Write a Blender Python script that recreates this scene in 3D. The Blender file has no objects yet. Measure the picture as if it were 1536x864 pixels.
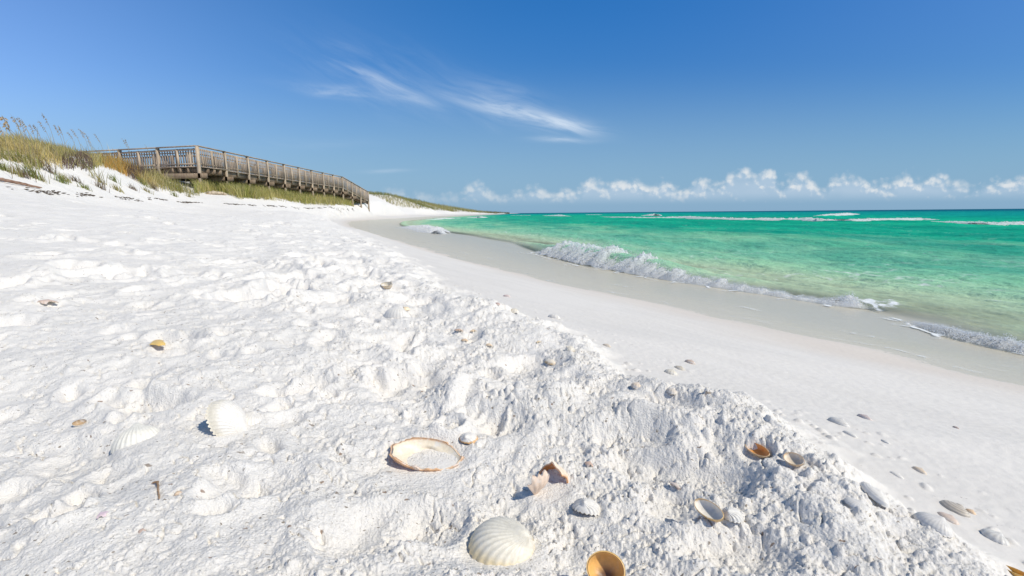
import bpy, math, random
import numpy as np
from mathutils import Vector, Matrix

random.seed(7)
RNG = np.random.default_rng(7)
SC = bpy.context.scene
COL = SC.collection

# ------------------------------------------------------------------ camera
H = 0.70                                   # eye height above the sea (m)
FPX = 17.0 / 36.0 * 1536                   # focal length in photo pixels
PITCH = math.atan(112.3 / FPX)
ROLL = 0.0088
cp, sp, cr, sr = math.cos(PITCH), math.sin(PITCH), math.cos(ROLL), math.sin(ROLL)
FWD = np.array([0, cp, -sp])
R0, U0 = np.array([1.0, 0, 0]), np.array([0, sp, cp])
RIGHT = R0 * cr - U0 * sr
UP = U0 * cr + R0 * sr
cam = bpy.data.objects.new('camera', bpy.data.cameras.new('camera'))
COL.objects.link(cam)
m = Matrix(((RIGHT[0], UP[0], -FWD[0], 0), (RIGHT[1], UP[1], -FWD[1], 0), (RIGHT[2], UP[2], -FWD[2], H), (0, 0, 0, 1)))
cam.matrix_world = m
cam.data.lens = 17.0
cam.data.sensor_width = 36.0
cam.data.clip_start = 0.02
cam.data.clip_end = 60000
SC.camera = cam

# ------------------------------------------------------------------ light
SUN_AZ, SUN_EL = math.radians(121), math.radians(47)
sun = bpy.data.objects.new('sun', bpy.data.lights.new('sun', 'SUN'))
COL.objects.link(sun)
sdir = Vector((math.sin(SUN_AZ) * math.cos(SUN_EL), math.cos(SUN_AZ) * math.cos(SUN_EL), math.sin(SUN_EL)))
sun.rotation_euler = sdir.to_track_quat('Z', 'Y').to_euler()
sun.data.energy = 3.7
sun.data.angle = math.radians(0.5)
sun.data.color = (1.0, 0.945, 0.83)
SC.view_settings.view_transform = 'Standard'
SC.view_settings.look = 'None'
SC.view_settings.gamma = 1.0
SC.view_settings.use_curve_mapping = False
SC.view_settings.exposure = 0.0
SC.cycles.max_bounces = 6
SC.cycles.diffuse_bounces = 4
SC.cycles.glossy_bounces = 2
SC.cycles.transmission_bounces = 2
SC.cycles.transparent_max_bounces = 14


def ray(u, v):
    d = FWD + RIGHT * ((u - 768) / FPX) - UP * ((v - 432) / FPX)
    return d


def W(u, v, y):
    """the point seen at photo pixel (u, v) that stands y metres ahead"""
    d = ray(u, v)
    return np.array([0, 0, H]) + d * (y / d[1])


def WZ(u, v, z):
    """the point seen at photo pixel (u, v) at height z"""
    d = ray(u, v)
    return np.array([0, 0, H]) + d * ((z - H) / d[2])


# ------------------------------------------------------------------ node helpers
class NT:
    def __init__(s, tree):
        s.t = tree
        s.n = tree.nodes
        s.l = tree.links

    def new(s, kind, **kw):
        n = s.n.new(kind)
        for k, v in kw.items():
            setattr(n, k, v)
        return n

    def put(s, sock, val):
        if isinstance(val, bpy.types.NodeSocket):
            s.l.new(val, sock)
        elif val is not None:
            sock.default_value = val

    def m(s, op, a, b=None, c=None, clamp=False):
        n = s.new('ShaderNodeMath', operation=op, use_clamp=clamp)
        for i, x in enumerate((a, b, c)):
            s.put(n.inputs[i], x)
        return n.outputs[0]

    def vm(s, op, a, b=None, scale=None):
        n = s.new('ShaderNodeVectorMath', operation=op)
        s.put(n.inputs[0], a)
        if b is not None:
            s.put(n.inputs[1], b)
        if scale is not None:
            s.put(n.inputs['Scale'], scale)
        return n.outputs[1] if op in ('LENGTH', 'DOT_PRODUCT') else n.outputs[0]

    def ss(s, x, lo, hi, a=0.0, b=1.0):
        n = s.new('ShaderNodeMapRange', interpolation_type='SMOOTHSTEP')
        for i, q in enumerate((x, lo, hi, a, b)):
            s.put(n.inputs[i], q)
        return n.outputs[0]

    def lin(s, x, lo, hi, a=0.0, b=1.0):
        n = s.new('ShaderNodeMapRange')
        for i, q in enumerate((x, lo, hi, a, b)):
            s.put(n.inputs[i], q)
        return n.outputs[0]

    def mix(s, f, a, b):
        n = s.new('ShaderNodeMix', data_type='RGBA')
        s.put(n.inputs[0], f)
        s.put(n.inputs[6], a if isinstance(a, bpy.types.NodeSocket) else (*a, 1))
        s.put(n.inputs[7], b if isinstance(b, bpy.types.NodeSocket) else (*b, 1))
        return n.outputs[2]

    def mul(s, a, b, f=1.0):
        n = s.new('ShaderNodeMix', data_type='RGBA', blend_type='MULTIPLY')
        s.put(n.inputs[0], f)
        s.put(n.inputs[6], a)
        s.put(n.inputs[7], b if isinstance(b, bpy.types.NodeSocket) else (*b, 1))
        return n.outputs[2]

    def xyz(s, x, y, z=0.0):
        n = s.new('ShaderNodeCombineXYZ')
        for i, q in enumerate((x, y, z)):
            s.put(n.inputs[i], q)
        return n.outputs[0]

    def noise(s, vec, scale, detail=4, rough=0.5, dist=0.0, color=False):
        n = s.new('ShaderNodeTexNoise')
        s.put(n.inputs['Vector'], vec)
        s.put(n.inputs['Scale'], scale)
        n.inputs['Detail'].default_value = detail
        n.inputs['Roughness'].default_value = rough
        n.inputs['Distortion'].default_value = dist
        return n.outputs[1 if color else 0]

    def vor(s, vec, scale, feature='F1', rnd=1.0, smooth=None, out=0):
        n = s.new('ShaderNodeTexVoronoi', feature=feature)
        s.put(n.inputs['Vector'], vec)
        s.put(n.inputs['Scale'], scale)
        n.inputs['Randomness'].default_value = rnd
        if smooth is not None:
            n.inputs['Smoothness'].default_value = smooth
        return n.outputs[out]

    def attr(s, name, out='Fac'):
        n = s.new('ShaderNodeAttribute', attribute_name=name)
        return n.outputs[out]

    def bump(s, h, strength, dist, normal=None):
        n = s.new('ShaderNodeBump')
        n.inputs['Strength'].default_value = strength
        n.inputs['Distance'].default_value = dist
        s.put(n.inputs['Height'], h)
        if normal is not None:
            s.put(n.inputs['Normal'], normal)
        return n.outputs[0]


def material(name):
    mt = bpy.data.materials.new(name)
    mt.use_nodes = True
    b = mt.node_tree.nodes['Principled BSDF']
    return mt, NT(mt.node_tree), b


# ------------------------------------------------------------------ world: sky with cirrus and a bank of cumulus
def pq(u, v):
    d = ray(u, v)
    return d[0] / d[1], d[2] / d[1]


def build_world():
    w = bpy.data.worlds.new('World')
    SC.world = w
    w.use_nodes = True
    t = NT(w.node_tree)
    bg = w.node_tree.nodes['Background']
    sky = t.new('ShaderNodeTexSky', sky_type='NISHITA')
    sky.sun_disc = False
    sky.sun_elevation = SUN_EL
    sky.sun_rotation = SUN_AZ
    sky.altitude = 0
    sky.air_density = 1.0
    sky.dust_density = 0.5
    sky.ozone_density = 2.5
    hs = t.new('ShaderNodeHueSaturation')
    hs.inputs['Saturation'].default_value = 1.22
    hs.inputs['Value'].default_value = 1.0
    t.l.new(sky.outputs[0], hs.inputs['Color'])
    geo = t.new('ShaderNodeTexCoord')
    sep = t.new('ShaderNodeSeparateXYZ')
    t.l.new(geo.outputs['Generated'], sep.inputs[0])
    X, Y, Z = sep.outputs
    front = t.ss(Y, 0.02, 0.25)
    Ys = t.m('MAXIMUM', Y, 0.02)
    P = t.m('DIVIDE', X, Ys)
    Q = t.m('DIVIDE', Z, Ys)
    base = hs.outputs[0]
    # the air is paler low down on the landward side, deeper over the open sea
    az = t.ss(P, -1.15, 1.0)
    grade = t.mix(az, (1.14, 1.08, 1.05), (0.70, 0.91, 1.05))
    base = t.mul(base, grade)
    el = t.ss(Z, 0.02, 0.42, 0.0, 1.0)
    base = t.mul(base, t.mix(el, (0.60, 0.74, 0.88), (1.05, 1.08, 1.22)))
    deep = t.m('MULTIPLY', t.m('EXPONENT', t.m('MULTIPLY', t.m('POWER', t.m('SUBTRACT', P, 0.1), 2), -2.2)), t.ss(Z, .06, .42))
    base = t.mul(base, (0.40, 0.90, 1.04), deep)
    lf = t.ss(P, -0.1, -1.15)
    base = t.mul(base, (1.35, 1.22, 1.26), t.m('MULTIPLY', lf, t.ss(Z, .5, .1, .5, 1.0)))
    base = t.mul(base, (0.95, 0.80, 0.56), t.ss(Z, .50, .75))  # zenith out of view made darker and warmer to weaken the blue fill
    # ---- cirrus streaks: centre, angle, half length, half width, strength
    S = [((765, 163), -0.24, 0.12, 0.013, 0.55), ((845, 183), -0.17, 0.065, 0.016, 0.66),
         ((765, 150), -0.33, 0.10, 0.030, 0.32), ((640, 104), -0.36, 0.15, 0.035, 0.08), ((843, 209), -0.02, 0.055, 0.006, 0.6),
         ((565, 112), -0.40, 0.07, 0.008, 0.30), ((622, 144), -0.34, 0.05, 0.008, 0.34),
         ((505, 129), -0.06, 0.09, 0.010, 0.42), ((560, 120), -0.38, 0.13, 0.035, 0.24),
         ((512, 68), -0.3, 0.035, 0.009, 0.16), ((718, 176), -0.5, 0.04, 0.010, 0.18),
         ((575, 254), -0.02, 0.045, 0.004, 0.28), ((470, 212), 0.05, 0.12, 0.01, 0.08)]
    cirrus = None
    wob = t.m('SUBTRACT', t.noise(t.xyz(P, Q, 3.3), 3.5, 2, 0.55), 0.5)
    Qw = t.m('ADD', Q, t.m('MULTIPLY', wob, 0.05))
    fibs = {}
    for k, ang in enumerate((-0.05, -0.25, -0.45)):
        ca, sa = math.cos(ang), math.sin(ang)
        a_ = t.m('ADD', t.m('MULTIPLY', P, ca), t.m('MULTIPLY', Qw, sa))
        b_ = t.m('SUBTRACT', t.m('MULTIPLY', Qw, ca), t.m('MULTIPLY', P, sa))
        fibs[ang] = t.ss(t.noise(t.xyz(t.m('MULTIPLY', a_, 7.0), t.m('MULTIPLY', b_, 46.0), k * 1.7), 1.0, 5, 0.62, 0.4), 0.28, 0.72)
    for i, ((cu, cv), ang, L, Wd, st) in enumerate(S):
        cx, cy = pq(cu, cv)
        dx = t.m('SUBTRACT', P, cx)
        dy = t.m('SUBTRACT', Qw, cy)
        ca, sa = math.cos(ang), math.sin(ang)
        s_ = t.m('ADD', t.m('MULTIPLY', dx, ca / L), t.m('MULTIPLY', dy, sa / L))
        w_ = t.m('SUBTRACT', t.m('MULTIPLY', dy, ca / Wd), t.m('MULTIPLY', dx, sa / Wd))
        r2 = t.m('ADD', t.m('MULTIPLY', s_, s_), t.m('MULTIPLY', w_, w_))
        g = t.m('EXPONENT', t.m('MULTIPLY', r2, -1.0))
        fb = fibs[min(fibs, key=lambda q: abs(q - ang))]
        g = t.m('MULTIPLY', t.m('MULTIPLY', g, fb), st)
        cirrus = g if cirrus is None else t.m('ADD', cirrus, g)
    cirrus = t.m('MINIMUM', t.m('MULTIPLY', cirrus, 0.86), 0.8)
    # ---- cumulus bank
    pts = [(560, 300), (580, 290), (600, 288), (640, 292), (690, 292), (700, 283), (715, 274), (730, 285), (765, 290), (800, 280), (830, 290),
           (848, 279), (865, 283), (890, 270), (915, 274), (945, 268), (972, 282), (990, 275), (1010, 280), (1025, 285), (1045, 271), (1075, 276), (1090, 268),
           (1108, 256), (1135, 260), (1158, 256), (1172, 275), (1205, 264), (1238, 280), (1250, 267), (1285, 262), (1310, 274),
           (1345, 276), (1360, 263), (1385, 270), (1402, 260), (1430, 275), (1480, 274), (1540, 268), (1620, 276), (1800, 285)]
    fc = t.new('ShaderNodeFloatCurve')
    cur = fc.mapping.curves[0]
    P0, P1 = pq(540, 300)[0], pq(1800, 300)[0]
    hp = [((pq(u, v)[0] - P0) / (P1 - P0), pq(u, v)[1] / 0.12) for u, v in pts]
    cur.points[0].location = (0, 0.1)
    cur.points[1].location = hp[-1]
    for x, y in hp[:-1]:
        cur.points.new(x, y)
    fc.mapping.update()
    Pw = t.m('ADD', P, t.m('MULTIPLY', t.m('SUBTRACT', t.noise(t.xyz(P, Q, 0), 26, 2, 0.5), 0.5), 0.02))
    t.put(fc.inputs['Value'], t.m('DIVIDE', t.m('SUBTRACT', Pw, P0), P1 - P0, clamp=True))
    top = t.m('MULTIPLY', fc.outputs[0], 0.12)

    def field(ox, oy):
        p, q = t.m('ADD', P, ox), t.m('ADD', Q, oy)
        wv = t.noise(t.xyz(p, q, 0.4), 60, 3, 0.6, color=True)
        v = t.vm('ADD', t.xyz(p, t.m('MULTIPLY', q, 1.15), 0.0), t.vm('SCALE', t.vm('SUBTRACT', wv, (0.5, 0.5, 0.5)), scale=0.014))
        b1 = t.m('SUBTRACT', 0.75, t.vor(v, 30, 'SMOOTH_F1', smooth=0.3))
        b2 = t.m('SUBTRACT', 0.75, t.vor(v, 78, 'SMOOTH_F1', smooth=0.3))
        b3 = t.m('SUBTRACT', t.noise(v, 230, 5, 0.62), 0.5)
        b = t.m('ADD', t.m('ADD', t.m('MULTIPLY', b1, 0.62), t.m('MULTIPLY', b2, 0.34)), t.m('MULTIPLY', b3, 0.22))
        return b

    b = field(0, 0)
    bl = field(0.0045, 0.006)
    F = t.m('ADD', t.m('DIVIDE', t.m('SUBTRACT', top, Q), 0.020), t.m('MULTIPLY', t.m('ADD', b, 0.02), 2.0))
    a = t.ss(F, 0.0, 1.5)
    lowq = t.ss(Q, 0.012, 0.040)                    # bases dissolve in the haze over the sea
    gaps = t.ss(t.noise(t.xyz(t.m('MULTIPLY', P, 5.0), t.m('MULTIPLY', Q, 9), 5.1), 1.6, 3, 0.5), 0.30, 0.50, 0.72, 1.0)
    left = t.ss(P, -0.32, 0.30, 0.45, 1.0)
    a = t.m('MULTIPLY', t.m('MULTIPLY', a, lowq), t.m('MULTIPLY', gaps, left))
    a = t.m('MULTIPLY', a, 0.90)
    rel = t.m('MULTIPLY', t.m('SUBTRACT', b, bl), 2.0)
    lit = t.m('ADD', t.lin(t.m('SUBTRACT', top, Q), 0.034, -0.004), rel)
    lit = t.m('ADD', lit, t.m('MULTIPLY', t.m('SUBTRACT', b, 0.4), 0.5))
    lit = t.ss(lit, 0.12, 0.95)
    # far haze band
    hz = t.m('MULTIPLY', t.ss(Q, 0.30, 0.0), 0.85)
    HAZE = (2.5, 4.2, 6.1)
    base = t.mix(hz, base, HAZE)
    ccol = t.mix(lit, (4.2, 5.5, 6.9), (7.5, 7.8, 8.0))
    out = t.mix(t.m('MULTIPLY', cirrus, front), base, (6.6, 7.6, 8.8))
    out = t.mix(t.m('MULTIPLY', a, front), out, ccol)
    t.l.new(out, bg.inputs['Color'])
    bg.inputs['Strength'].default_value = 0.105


build_world()

# ------------------------------------------------------------------ tags and mesh helpers


def tag(o, label=None, cat=None, group=None, kind=None):
    if label: o['label'] = label
    if cat: o['category'] = cat
    if group: o['group'] = group
    if kind: o['kind'] = kind
    return o


def empty(name, loc=(0, 0, 0), parent=None):
    o = bpy.data.objects.new(name, None)
    o.location = loc
    o.empty_display_size = 0.1
    COL.objects.link(o)
    o.parent = parent
    return o


def mesh_np(name, V, F, mat=None, parent=None, smooth=False, attrs=None, cols=None, mats=None, fmat=None, loc=None):
    """V (n,3), F (m,4) or (m,3) arrays -> one mesh object"""
    V = np.asarray(V, dtype=np.float32)
    F = np.asarray(F, dtype=np.int32)
    me = bpy.data.meshes.new(name)
    k = F.shape[1]
    me.vertices.add(len(V))
    me.vertices.foreach_set('co', V.ravel())
    me.loops.add(F.size)
    me.loops.foreach_set('vertex_index', F.ravel())
    me.polygons.add(len(F))
    me.polygons.foreach_set('loop_start', np.arange(0, F.size, k, dtype=np.int32))
    me.polygons.foreach_set('loop_total', np.full(len(F), k, dtype=np.int32))
    if smooth:
        me.polygons.foreach_set('use_smooth', np.ones(len(F), dtype=bool))
    for mm in (mats or ([mat] if mat else [])):
        me.materials.append(mm)
    if fmat is not None:
        me.polygons.foreach_set('material_index', np.asarray(fmat, dtype=np.int32))
    me.update(calc_edges=True)
    for n, a in (attrs or {}).items():
        at = me.attributes.new(n, 'FLOAT', 'POINT')
        at.data.foreach_set('value', np.asarray(a, dtype=np.float32))
    for n, a in (cols or {}).items():
        at = me.attributes.new(n, 'FLOAT_COLOR', 'POINT')
        c = np.ones((len(V), 4), dtype=np.float32)
        c[:, :3] = a
        at.data.foreach_set('color', c.ravel())
    me.validate()
    o = bpy.data.objects.new(name, me)
    COL.objects.link(o)
    o.parent = parent
    if loc is not None:
        o.location = loc
    return o


class MB:
    """collects quads for ONE mesh"""

    def __init__(s):
        s.v = []
        s.f = []

    def box(s, c, sz, ax=None):
        """box centred at c with full size sz; ax = 3x3 rows of local axes"""
        ax = np.eye(3) if ax is None else np.asarray(ax, float)
        i = len(s.v)
        for a in (-.5, .5):
            for b in (-.5, .5):
                for d in (-.5, .5):
                    s.v.append(np.asarray(c) + ax[0] * sz[0] * a + ax[1] * sz[1] * b + ax[2] * sz[2] * d)
        for q in ((0, 1, 3, 2), (4, 6, 7, 5), (0, 4, 5, 1), (2, 3, 7, 6), (0, 2, 6, 4), (1, 5, 7, 3)):
            s.f.append([i + k for k in q])

    def beam(s, p, q, w, h, up=(0, 0, 1)):
        p, q = np.asarray(p, float), np.asarray(q, float)
        d = q - p
        L = np.linalg.norm(d)
        d = d / L
        side = np.cross(d, up)
        side /= np.linalg.norm(side)
        u2 = np.cross(side, d)
        s.box((p + q) / 2, (L, w, h), (d, side, u2))

    def build(s, name, mat, parent=None, loc=None, **kw):
        return mesh_np(name, np.array(s.v), np.array(s.f), mat, parent, loc=loc, **kw)


# ------------------------------------------------------------------ numpy noise
def _hash(ix, iy, seed):
    h = (ix.astype(np.int64) * 374761393 + iy.astype(np.int64) * 668265263 + (seed * 1442695040888963 & 0xFFFFFFFF)) & 0xFFFFFFFF
    h = ((h ^ (h >> 13)) * 1274126177) & 0xFFFFFFFF
    h = (h ^ (h >> 16)) * 2246822519 & 0xFFFFFFFF
    return (h ^ (h >> 15)) & 0xFFFFFFFF


def rnd2(ix, iy, seed):
    return _hash(ix, iy, seed) / 4294967296.0


def perlin(x, y, seed=0):
    xi, yi = np.floor(x), np.floor(y)
    fx, fy = x - xi, y - yi
    xi = xi.astype(np.int64)
    yi = yi.astype(np.int64)

    def g(ax, ay):
        a = rnd2(xi + ax, yi + ay, seed) * 2 * np.pi
        return np.cos(a) * (fx - ax) + np.sin(a) * (fy - ay)
    u = fx * fx * fx * (fx * (fx * 6 - 15) + 10)
    v = fy * fy * fy * (fy * (fy * 6 - 15) + 10)
    a = g(0, 0) * (1 - u) + g(1, 0) * u
    b = g(0, 1) * (1 - u) + g(1, 1) * u
    return (a * (1 - v) + b * v) * 1.5


def fbm(x, y, seed=0, octs=4, gain=0.5, lac=2.03):
    s = 0
    a = 1.0
    for i in range(octs):
        s = s + a * perlin(x, y, seed + i * 17)
        x, y, a = x * lac + 3.1, y * lac - 1.7, a * gain
    return s


def domes(x, y, seed=0, dens=0.8, rmin=0.25, rmax=0.62, pw=.8):
    """rounded clods: height field of random half-ellipsoids, one per cell"""
    xi, yi = np.floor(x).astype(np.int64), np.floor(y).astype(np.int64)
    out = np.zeros_like(x)
    for ax in (-1, 0, 1):
        for ay in (-1, 0, 1):
            cx, cy = xi + ax, yi + ay
            px = cx + 0.5 + (rnd2(cx, cy, seed) - .5) * 0.8
            py = cy + 0.5 + (rnd2(cx, cy, seed + 1) - .5) * 0.8
            r = rmin + (rmax - rmin) * rnd2(cx, cy, seed + 2) ** 2
            on = rnd2(cx, cy, seed + 3) < dens
            th = rnd2(cx, cy, seed + 4) * np.pi
            dx, dy = x - px, y - py
            e = dx * np.cos(th) + dy * np.sin(th)
            f = (-dx * np.sin(th) + dy * np.cos(th)) * 1.35
            q = 1 - (e * e + f * f) / (r * r)
            out = np.maximum(out, np.where(on & (q > 0), r * np.maximum(q, 0) ** pw, 0))
    return out


def sstep(a, b, x):
    t = np.clip((x - a) / (b - a), 0, 1)
    return t * t * (3 - 2 * t)


# ------------------------------------------------------------------ plan of the shore (all in world metres)
def line_from(points):
    """points (x, y) -> function x(y), smoothed, linear beyond both ends"""
    p = sorted(points, key=lambda q: q[1])
    ys = np.array([q[1] for q in p])
    xs = np.array([q[0] for q in p])
    s0 = (xs[1] - xs[0]) / (ys[1] - ys[0])
    s0 = max(min(s0, -0.6), -1.0)

    def sh(y):
        return np.arcsinh(np.maximum(y, -30.0) * 2)
    ext = ys[0] - np.array([12., 6., 3., 1.5, .7])
    xs2 = np.concatenate([xs[0] + s0 * (ext - ys[0]), xs])
    ys2 = np.concatenate([ext, ys])
    g = np.linspace(sh(-12.0), sh(4000.0), 4000)
    val = np.interp(g, sh(ys2), xs2)
    k = np.exp(-np.linspace(-2.5, 2.5, 61) ** 2)
    k /= k.sum()
    val = np.convolve(np.pad(val, 30, mode='edge'), k, mode='valid')
    return lambda y: np.interp(sh(y), g, val)


def PZ(lst, z):
    return [tuple(WZ(u, v, z)[:2]) for u, v in lst]


C_px = [(1522, 840), (1485, 810), (1400, 767), (1317, 719), (1252, 684), (1224, 659), (1161, 628), (1142, 603), (1036, 583), (974, 559),
        (911, 537), (864, 505), (842, 480), (749, 458), (689, 433), (637, 401), (598, 382), (572, 360), (535, 341)]
A_px = [(1536, 580), (1438, 561), (1356, 540), (1298, 522), (1231, 509), (1149, 493), (1066, 476), (983, 455), (920, 443), (832, 425),
        (780, 412), (736, 401), (689, 390), (637, 373), (598, 362), (559, 351)]
B_px = [(1536, 530), (1480, 520), (1438, 508), (1397, 495), (1330, 474), (1248, 459), (1149, 443), (1066, 430.5), (983, 418), (920, 406), (871, 397.5), (801, 380),
        (760, 364), (700, 353), (650, 346), (600, 340)]
XC = line_from(PZ(C_px, 0.385) + [(-9.6, 26), (-11.6, 33), (-13.0, 45), (-17.5, 62), (-21, 100), (-21, 200), (-18, 400), (-10, 900), (0, 2500)])
XA = line_from(PZ(A_px, 0.10) + [(-9.0, 27), (-9.9, 33), (-11.6, 48), (-14.6, 70), (-17, 100), (-16.5, 200), (-13, 400), (-6, 900), (8, 2500)])
XB = line_from(PZ(B_px, 0.0) + [(-9.2, 40), (-10.9, 50), (-13.3, 82), (-14, 110), (-11, 200), (-6.6, 340), (0, 900), (16, 2500)])

# land heights: control points (photo column, photo row, metres ahead)
CP = [(0, 278, 8.5), (60, 287, 9.5), (130, 293, 11), (200, 297, 13.5), (250, 301, 16), (300, 303, 18), (350, 304, 20), (400, 306.5, 23), (450, 309, 27),
      (500, 311, 31), (530, 312, 34),
      (0, 247, 10), (60, 259, 11), (120, 266, 12.5), (180, 275, 14.5), (240, 287, 17.5), (290, 292, 20),
      (0, 226, 12.5), (60, 231, 13), (110, 240, 14), (160, 250, 16), (210, 260, 18.5), (250, 271, 20), (290, 285, 22),
      (0, 230, 17), (80, 236, 20), (160, 252, 22.5), (220, 262, 22.5), (120, 248, 30), (220, 262, 32),
      (338, 288, 24.7), (400, 291, 30), (450, 296, 36), (500, 300, 42), (545, 302, 47), (330, 278, 28), (400, 283, 38), (470, 290, 48), (530, 295, 60),
      (350, 292, 22), (420, 300, 26), (480, 305, 33), (520, 307, 39),
      (0, 300, 6), (0, 340, 3.7), (0, 400, 1.9), (0, 500, 1.1), (0, 700, 0.62),
      (250, 320, 9), (250, 345, 4.5), (250, 400, 2.2), (250, 500, 1.15), (250, 700, 0.58),
      (450, 318, 16), (450, 335, 8), (450, 365, 4.3), (450, 420, 2.1), (450, 600, 0.8), (450, 800, 0.48),
      (552, 303, 48), (575, 301, 72), (556, 293, 88), (560, 318, 43), (520, 322, 27), (535, 316, 34),
      (598, 311, 110), (637, 314.5, 150), (676, 317.6, 230), (702, 318.6, 330), (735, 319.6, 600),
      (585, 292.5, 125), (624, 301.5, 185), (663, 310, 265), (702, 317, 390), (735, 318.9, 700),
      (600, 319, 75), (650, 320, 115), (700, 320.3, 210),
      (300, 286, 60), (400, 289, 80), (480, 293, 90), (300, 290, 150), (400, 294, 220), (500, 297, 140), (200, 272, 60), (200, 284, 150), (540, 297, 75), (350, 283, 42), (440, 288, 55),
      (750, 319.9, 1000), (760, 320.2, 1600), (765, 320.3, 3000), (745, 319.6, 1800), (720, 318.8, 1500), (770, 320.5, 3800)]
pts3 = [W(*c) for c in CP]
for yv in (0.35, 0.5, 0.8, 1.2, 2, 3.2, 5, 8, 13):
    pts3.append(np.array([float(XC(np.array(yv))), yv, 0.39]))
    pts3.append(np.array([float(XC(np.array(yv))) + 0.5 + 0.5 * yv, yv, 0.36]))
for yv, zv in ((18, .42), (26, .47), (45, .52), (62, .55), (100, .6), (200, .6), (400, .6), (900, .7)):
    pts3.append(np.array([float(XC(np.array(yv))), yv, zv]))
for azd, r, z in ((-180, .25, .40), (-120, .25, .40), (-60, .25, .40), (0, .25, .395), (60, .25, .385), (120, .25, .39),
                  (-180, 1, .38), (-135, 1, .43), (-90, 1, .45), (-135, 4, .62), (-90, 4, .68), (-90, 9, 1.35), (-75, 9.5, 1.3), (-60, 11, 1.35), (-135, 9, 1.2), (-90, 14, 2.6), (-70, 15, 2.5), (-135, 14, 2.2),
                  (-180, 5, .3), (-180, 14, .3), (-60, 25, 2.8), (-60, 60, 4), (-90, 40, 4), (-135, 40, 3.5), (-40, 60, 4.5), (-40, 200, 6), (-25, 200, 6), (-25, 600, 7), (-60, 300, 6),
                  (-90, 1500, 6), (-60, 1500, 6), (60, 3, .3), (90, 3, .3), (130, 3, .3), (30, 30, .3), (60, 30, .3), (130, 30, .3), (60, 900, .3), (20, 900, .3), (120, 1500, .3)):
    a = math.radians(azd)
    pts3.append(np.array([r * math.sin(a), r * math.cos(a), z]))
pts3 = np.array(pts3)


def _uv(x, y):
    r = np.hypot(x, y) + 1e-4
    return np.arctan2(x, y) * 1.6, np.log(r)


_cu, _cv = _uv(pts3[:, 0], pts3[:, 1])


def _tps(r2):
    return 0.5 * r2 * np.log(r2 + 1e-9)


def _fit(cu, cv, z, lam):
    n = len(cu)
    K = _tps((cu[:, None] - cu) ** 2 + (cv[:, None] - cv) ** 2) + lam * np.eye(n)
    Pm = np.c_[np.ones(n), cu, cv]
    A = np.zeros((n + 3, n + 3))
    A[:n, :n] = K
    A[:n, n:] = Pm
    A[n:, :n] = Pm.T
    return np.linalg.solve(A, np.r_[z, 0, 0, 0])


# heights are fitted as an elevation ratio so that near and far land are equally precise
_r = np.hypot(pts3[:, 0], pts3[:, 1])
_w = _fit(_cu, _cv, (pts3[:, 2] - H) / _r, 0.0015)
# a lookup table keeps the evaluation cheap
_GU = np.linspace(-math.pi * 1.6, math.pi * 1.6, 700)
_GV = np.linspace(math.log(0.03), math.log(4500), 420)
_gu, _gv = np.meshgrid(_GU, _GV)
_T = np.full(_gu.shape, _w[-3])
_T += _w[-2] * _gu + _w[-1] * _gv
for i in range(len(_cu)):
    _T += _w[i] * _tps((_gu - _cu[i]) ** 2 + (_gv - _cv[i]) ** 2)


def land(x, y):
    u, v = _uv(x, y)
    fu = (u - _GU[0]) / (_GU[1] - _GU[0])
    fv = np.clip((v - _GV[0]) / (_GV[1] - _GV[0]), 0, len(_GV) - 1.001)
    iu = np.clip(fu.astype(int), 0, len(_GU) - 2)
    iv = fv.astype(int)
    a, b = fu - iu, fv - iv
    q = (_T[iv, iu] * (1 - a) + _T[iv, iu + 1] * a) * (1 - b) + (_T[iv + 1, iu] * (1 - a) + _T[iv + 1, iu + 1] * a) * b
    r = np.hypot(x, y)
    z = H + q * r
    near = sstep(0.5, 0.15, r)
    return z * (1 - near) + 0.395 * near


def fore(x, y):
    c, a, b = XC(y), XA(y), XB(y)
    zc = np.interp(y, [0, 13, 26, 60], [.355, .36, .44, .52])
    za = np.interp(y, [0, 15, 27, 40, 70], [.10, .10, .33, .30, .2])
    zl = zc + (c - x) * 0.0
    t1 = np.clip((x - c) / np.maximum(a - c, .05), 0, 1)
    t2 = np.clip((x - a) / np.maximum(b - a, .05), 0, 1)
    d = np.maximum(x - b, 0) * 0.8
    z = zc + (za - zc) * (t1 ** 1.15)
    z = np.where(x > a, za * (1 - t2) ** 1.3, z)
    sea = -np.minimum(0.075 * d ** 0.95, 3.0)
    return np.where(x > b, sea, z)


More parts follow.
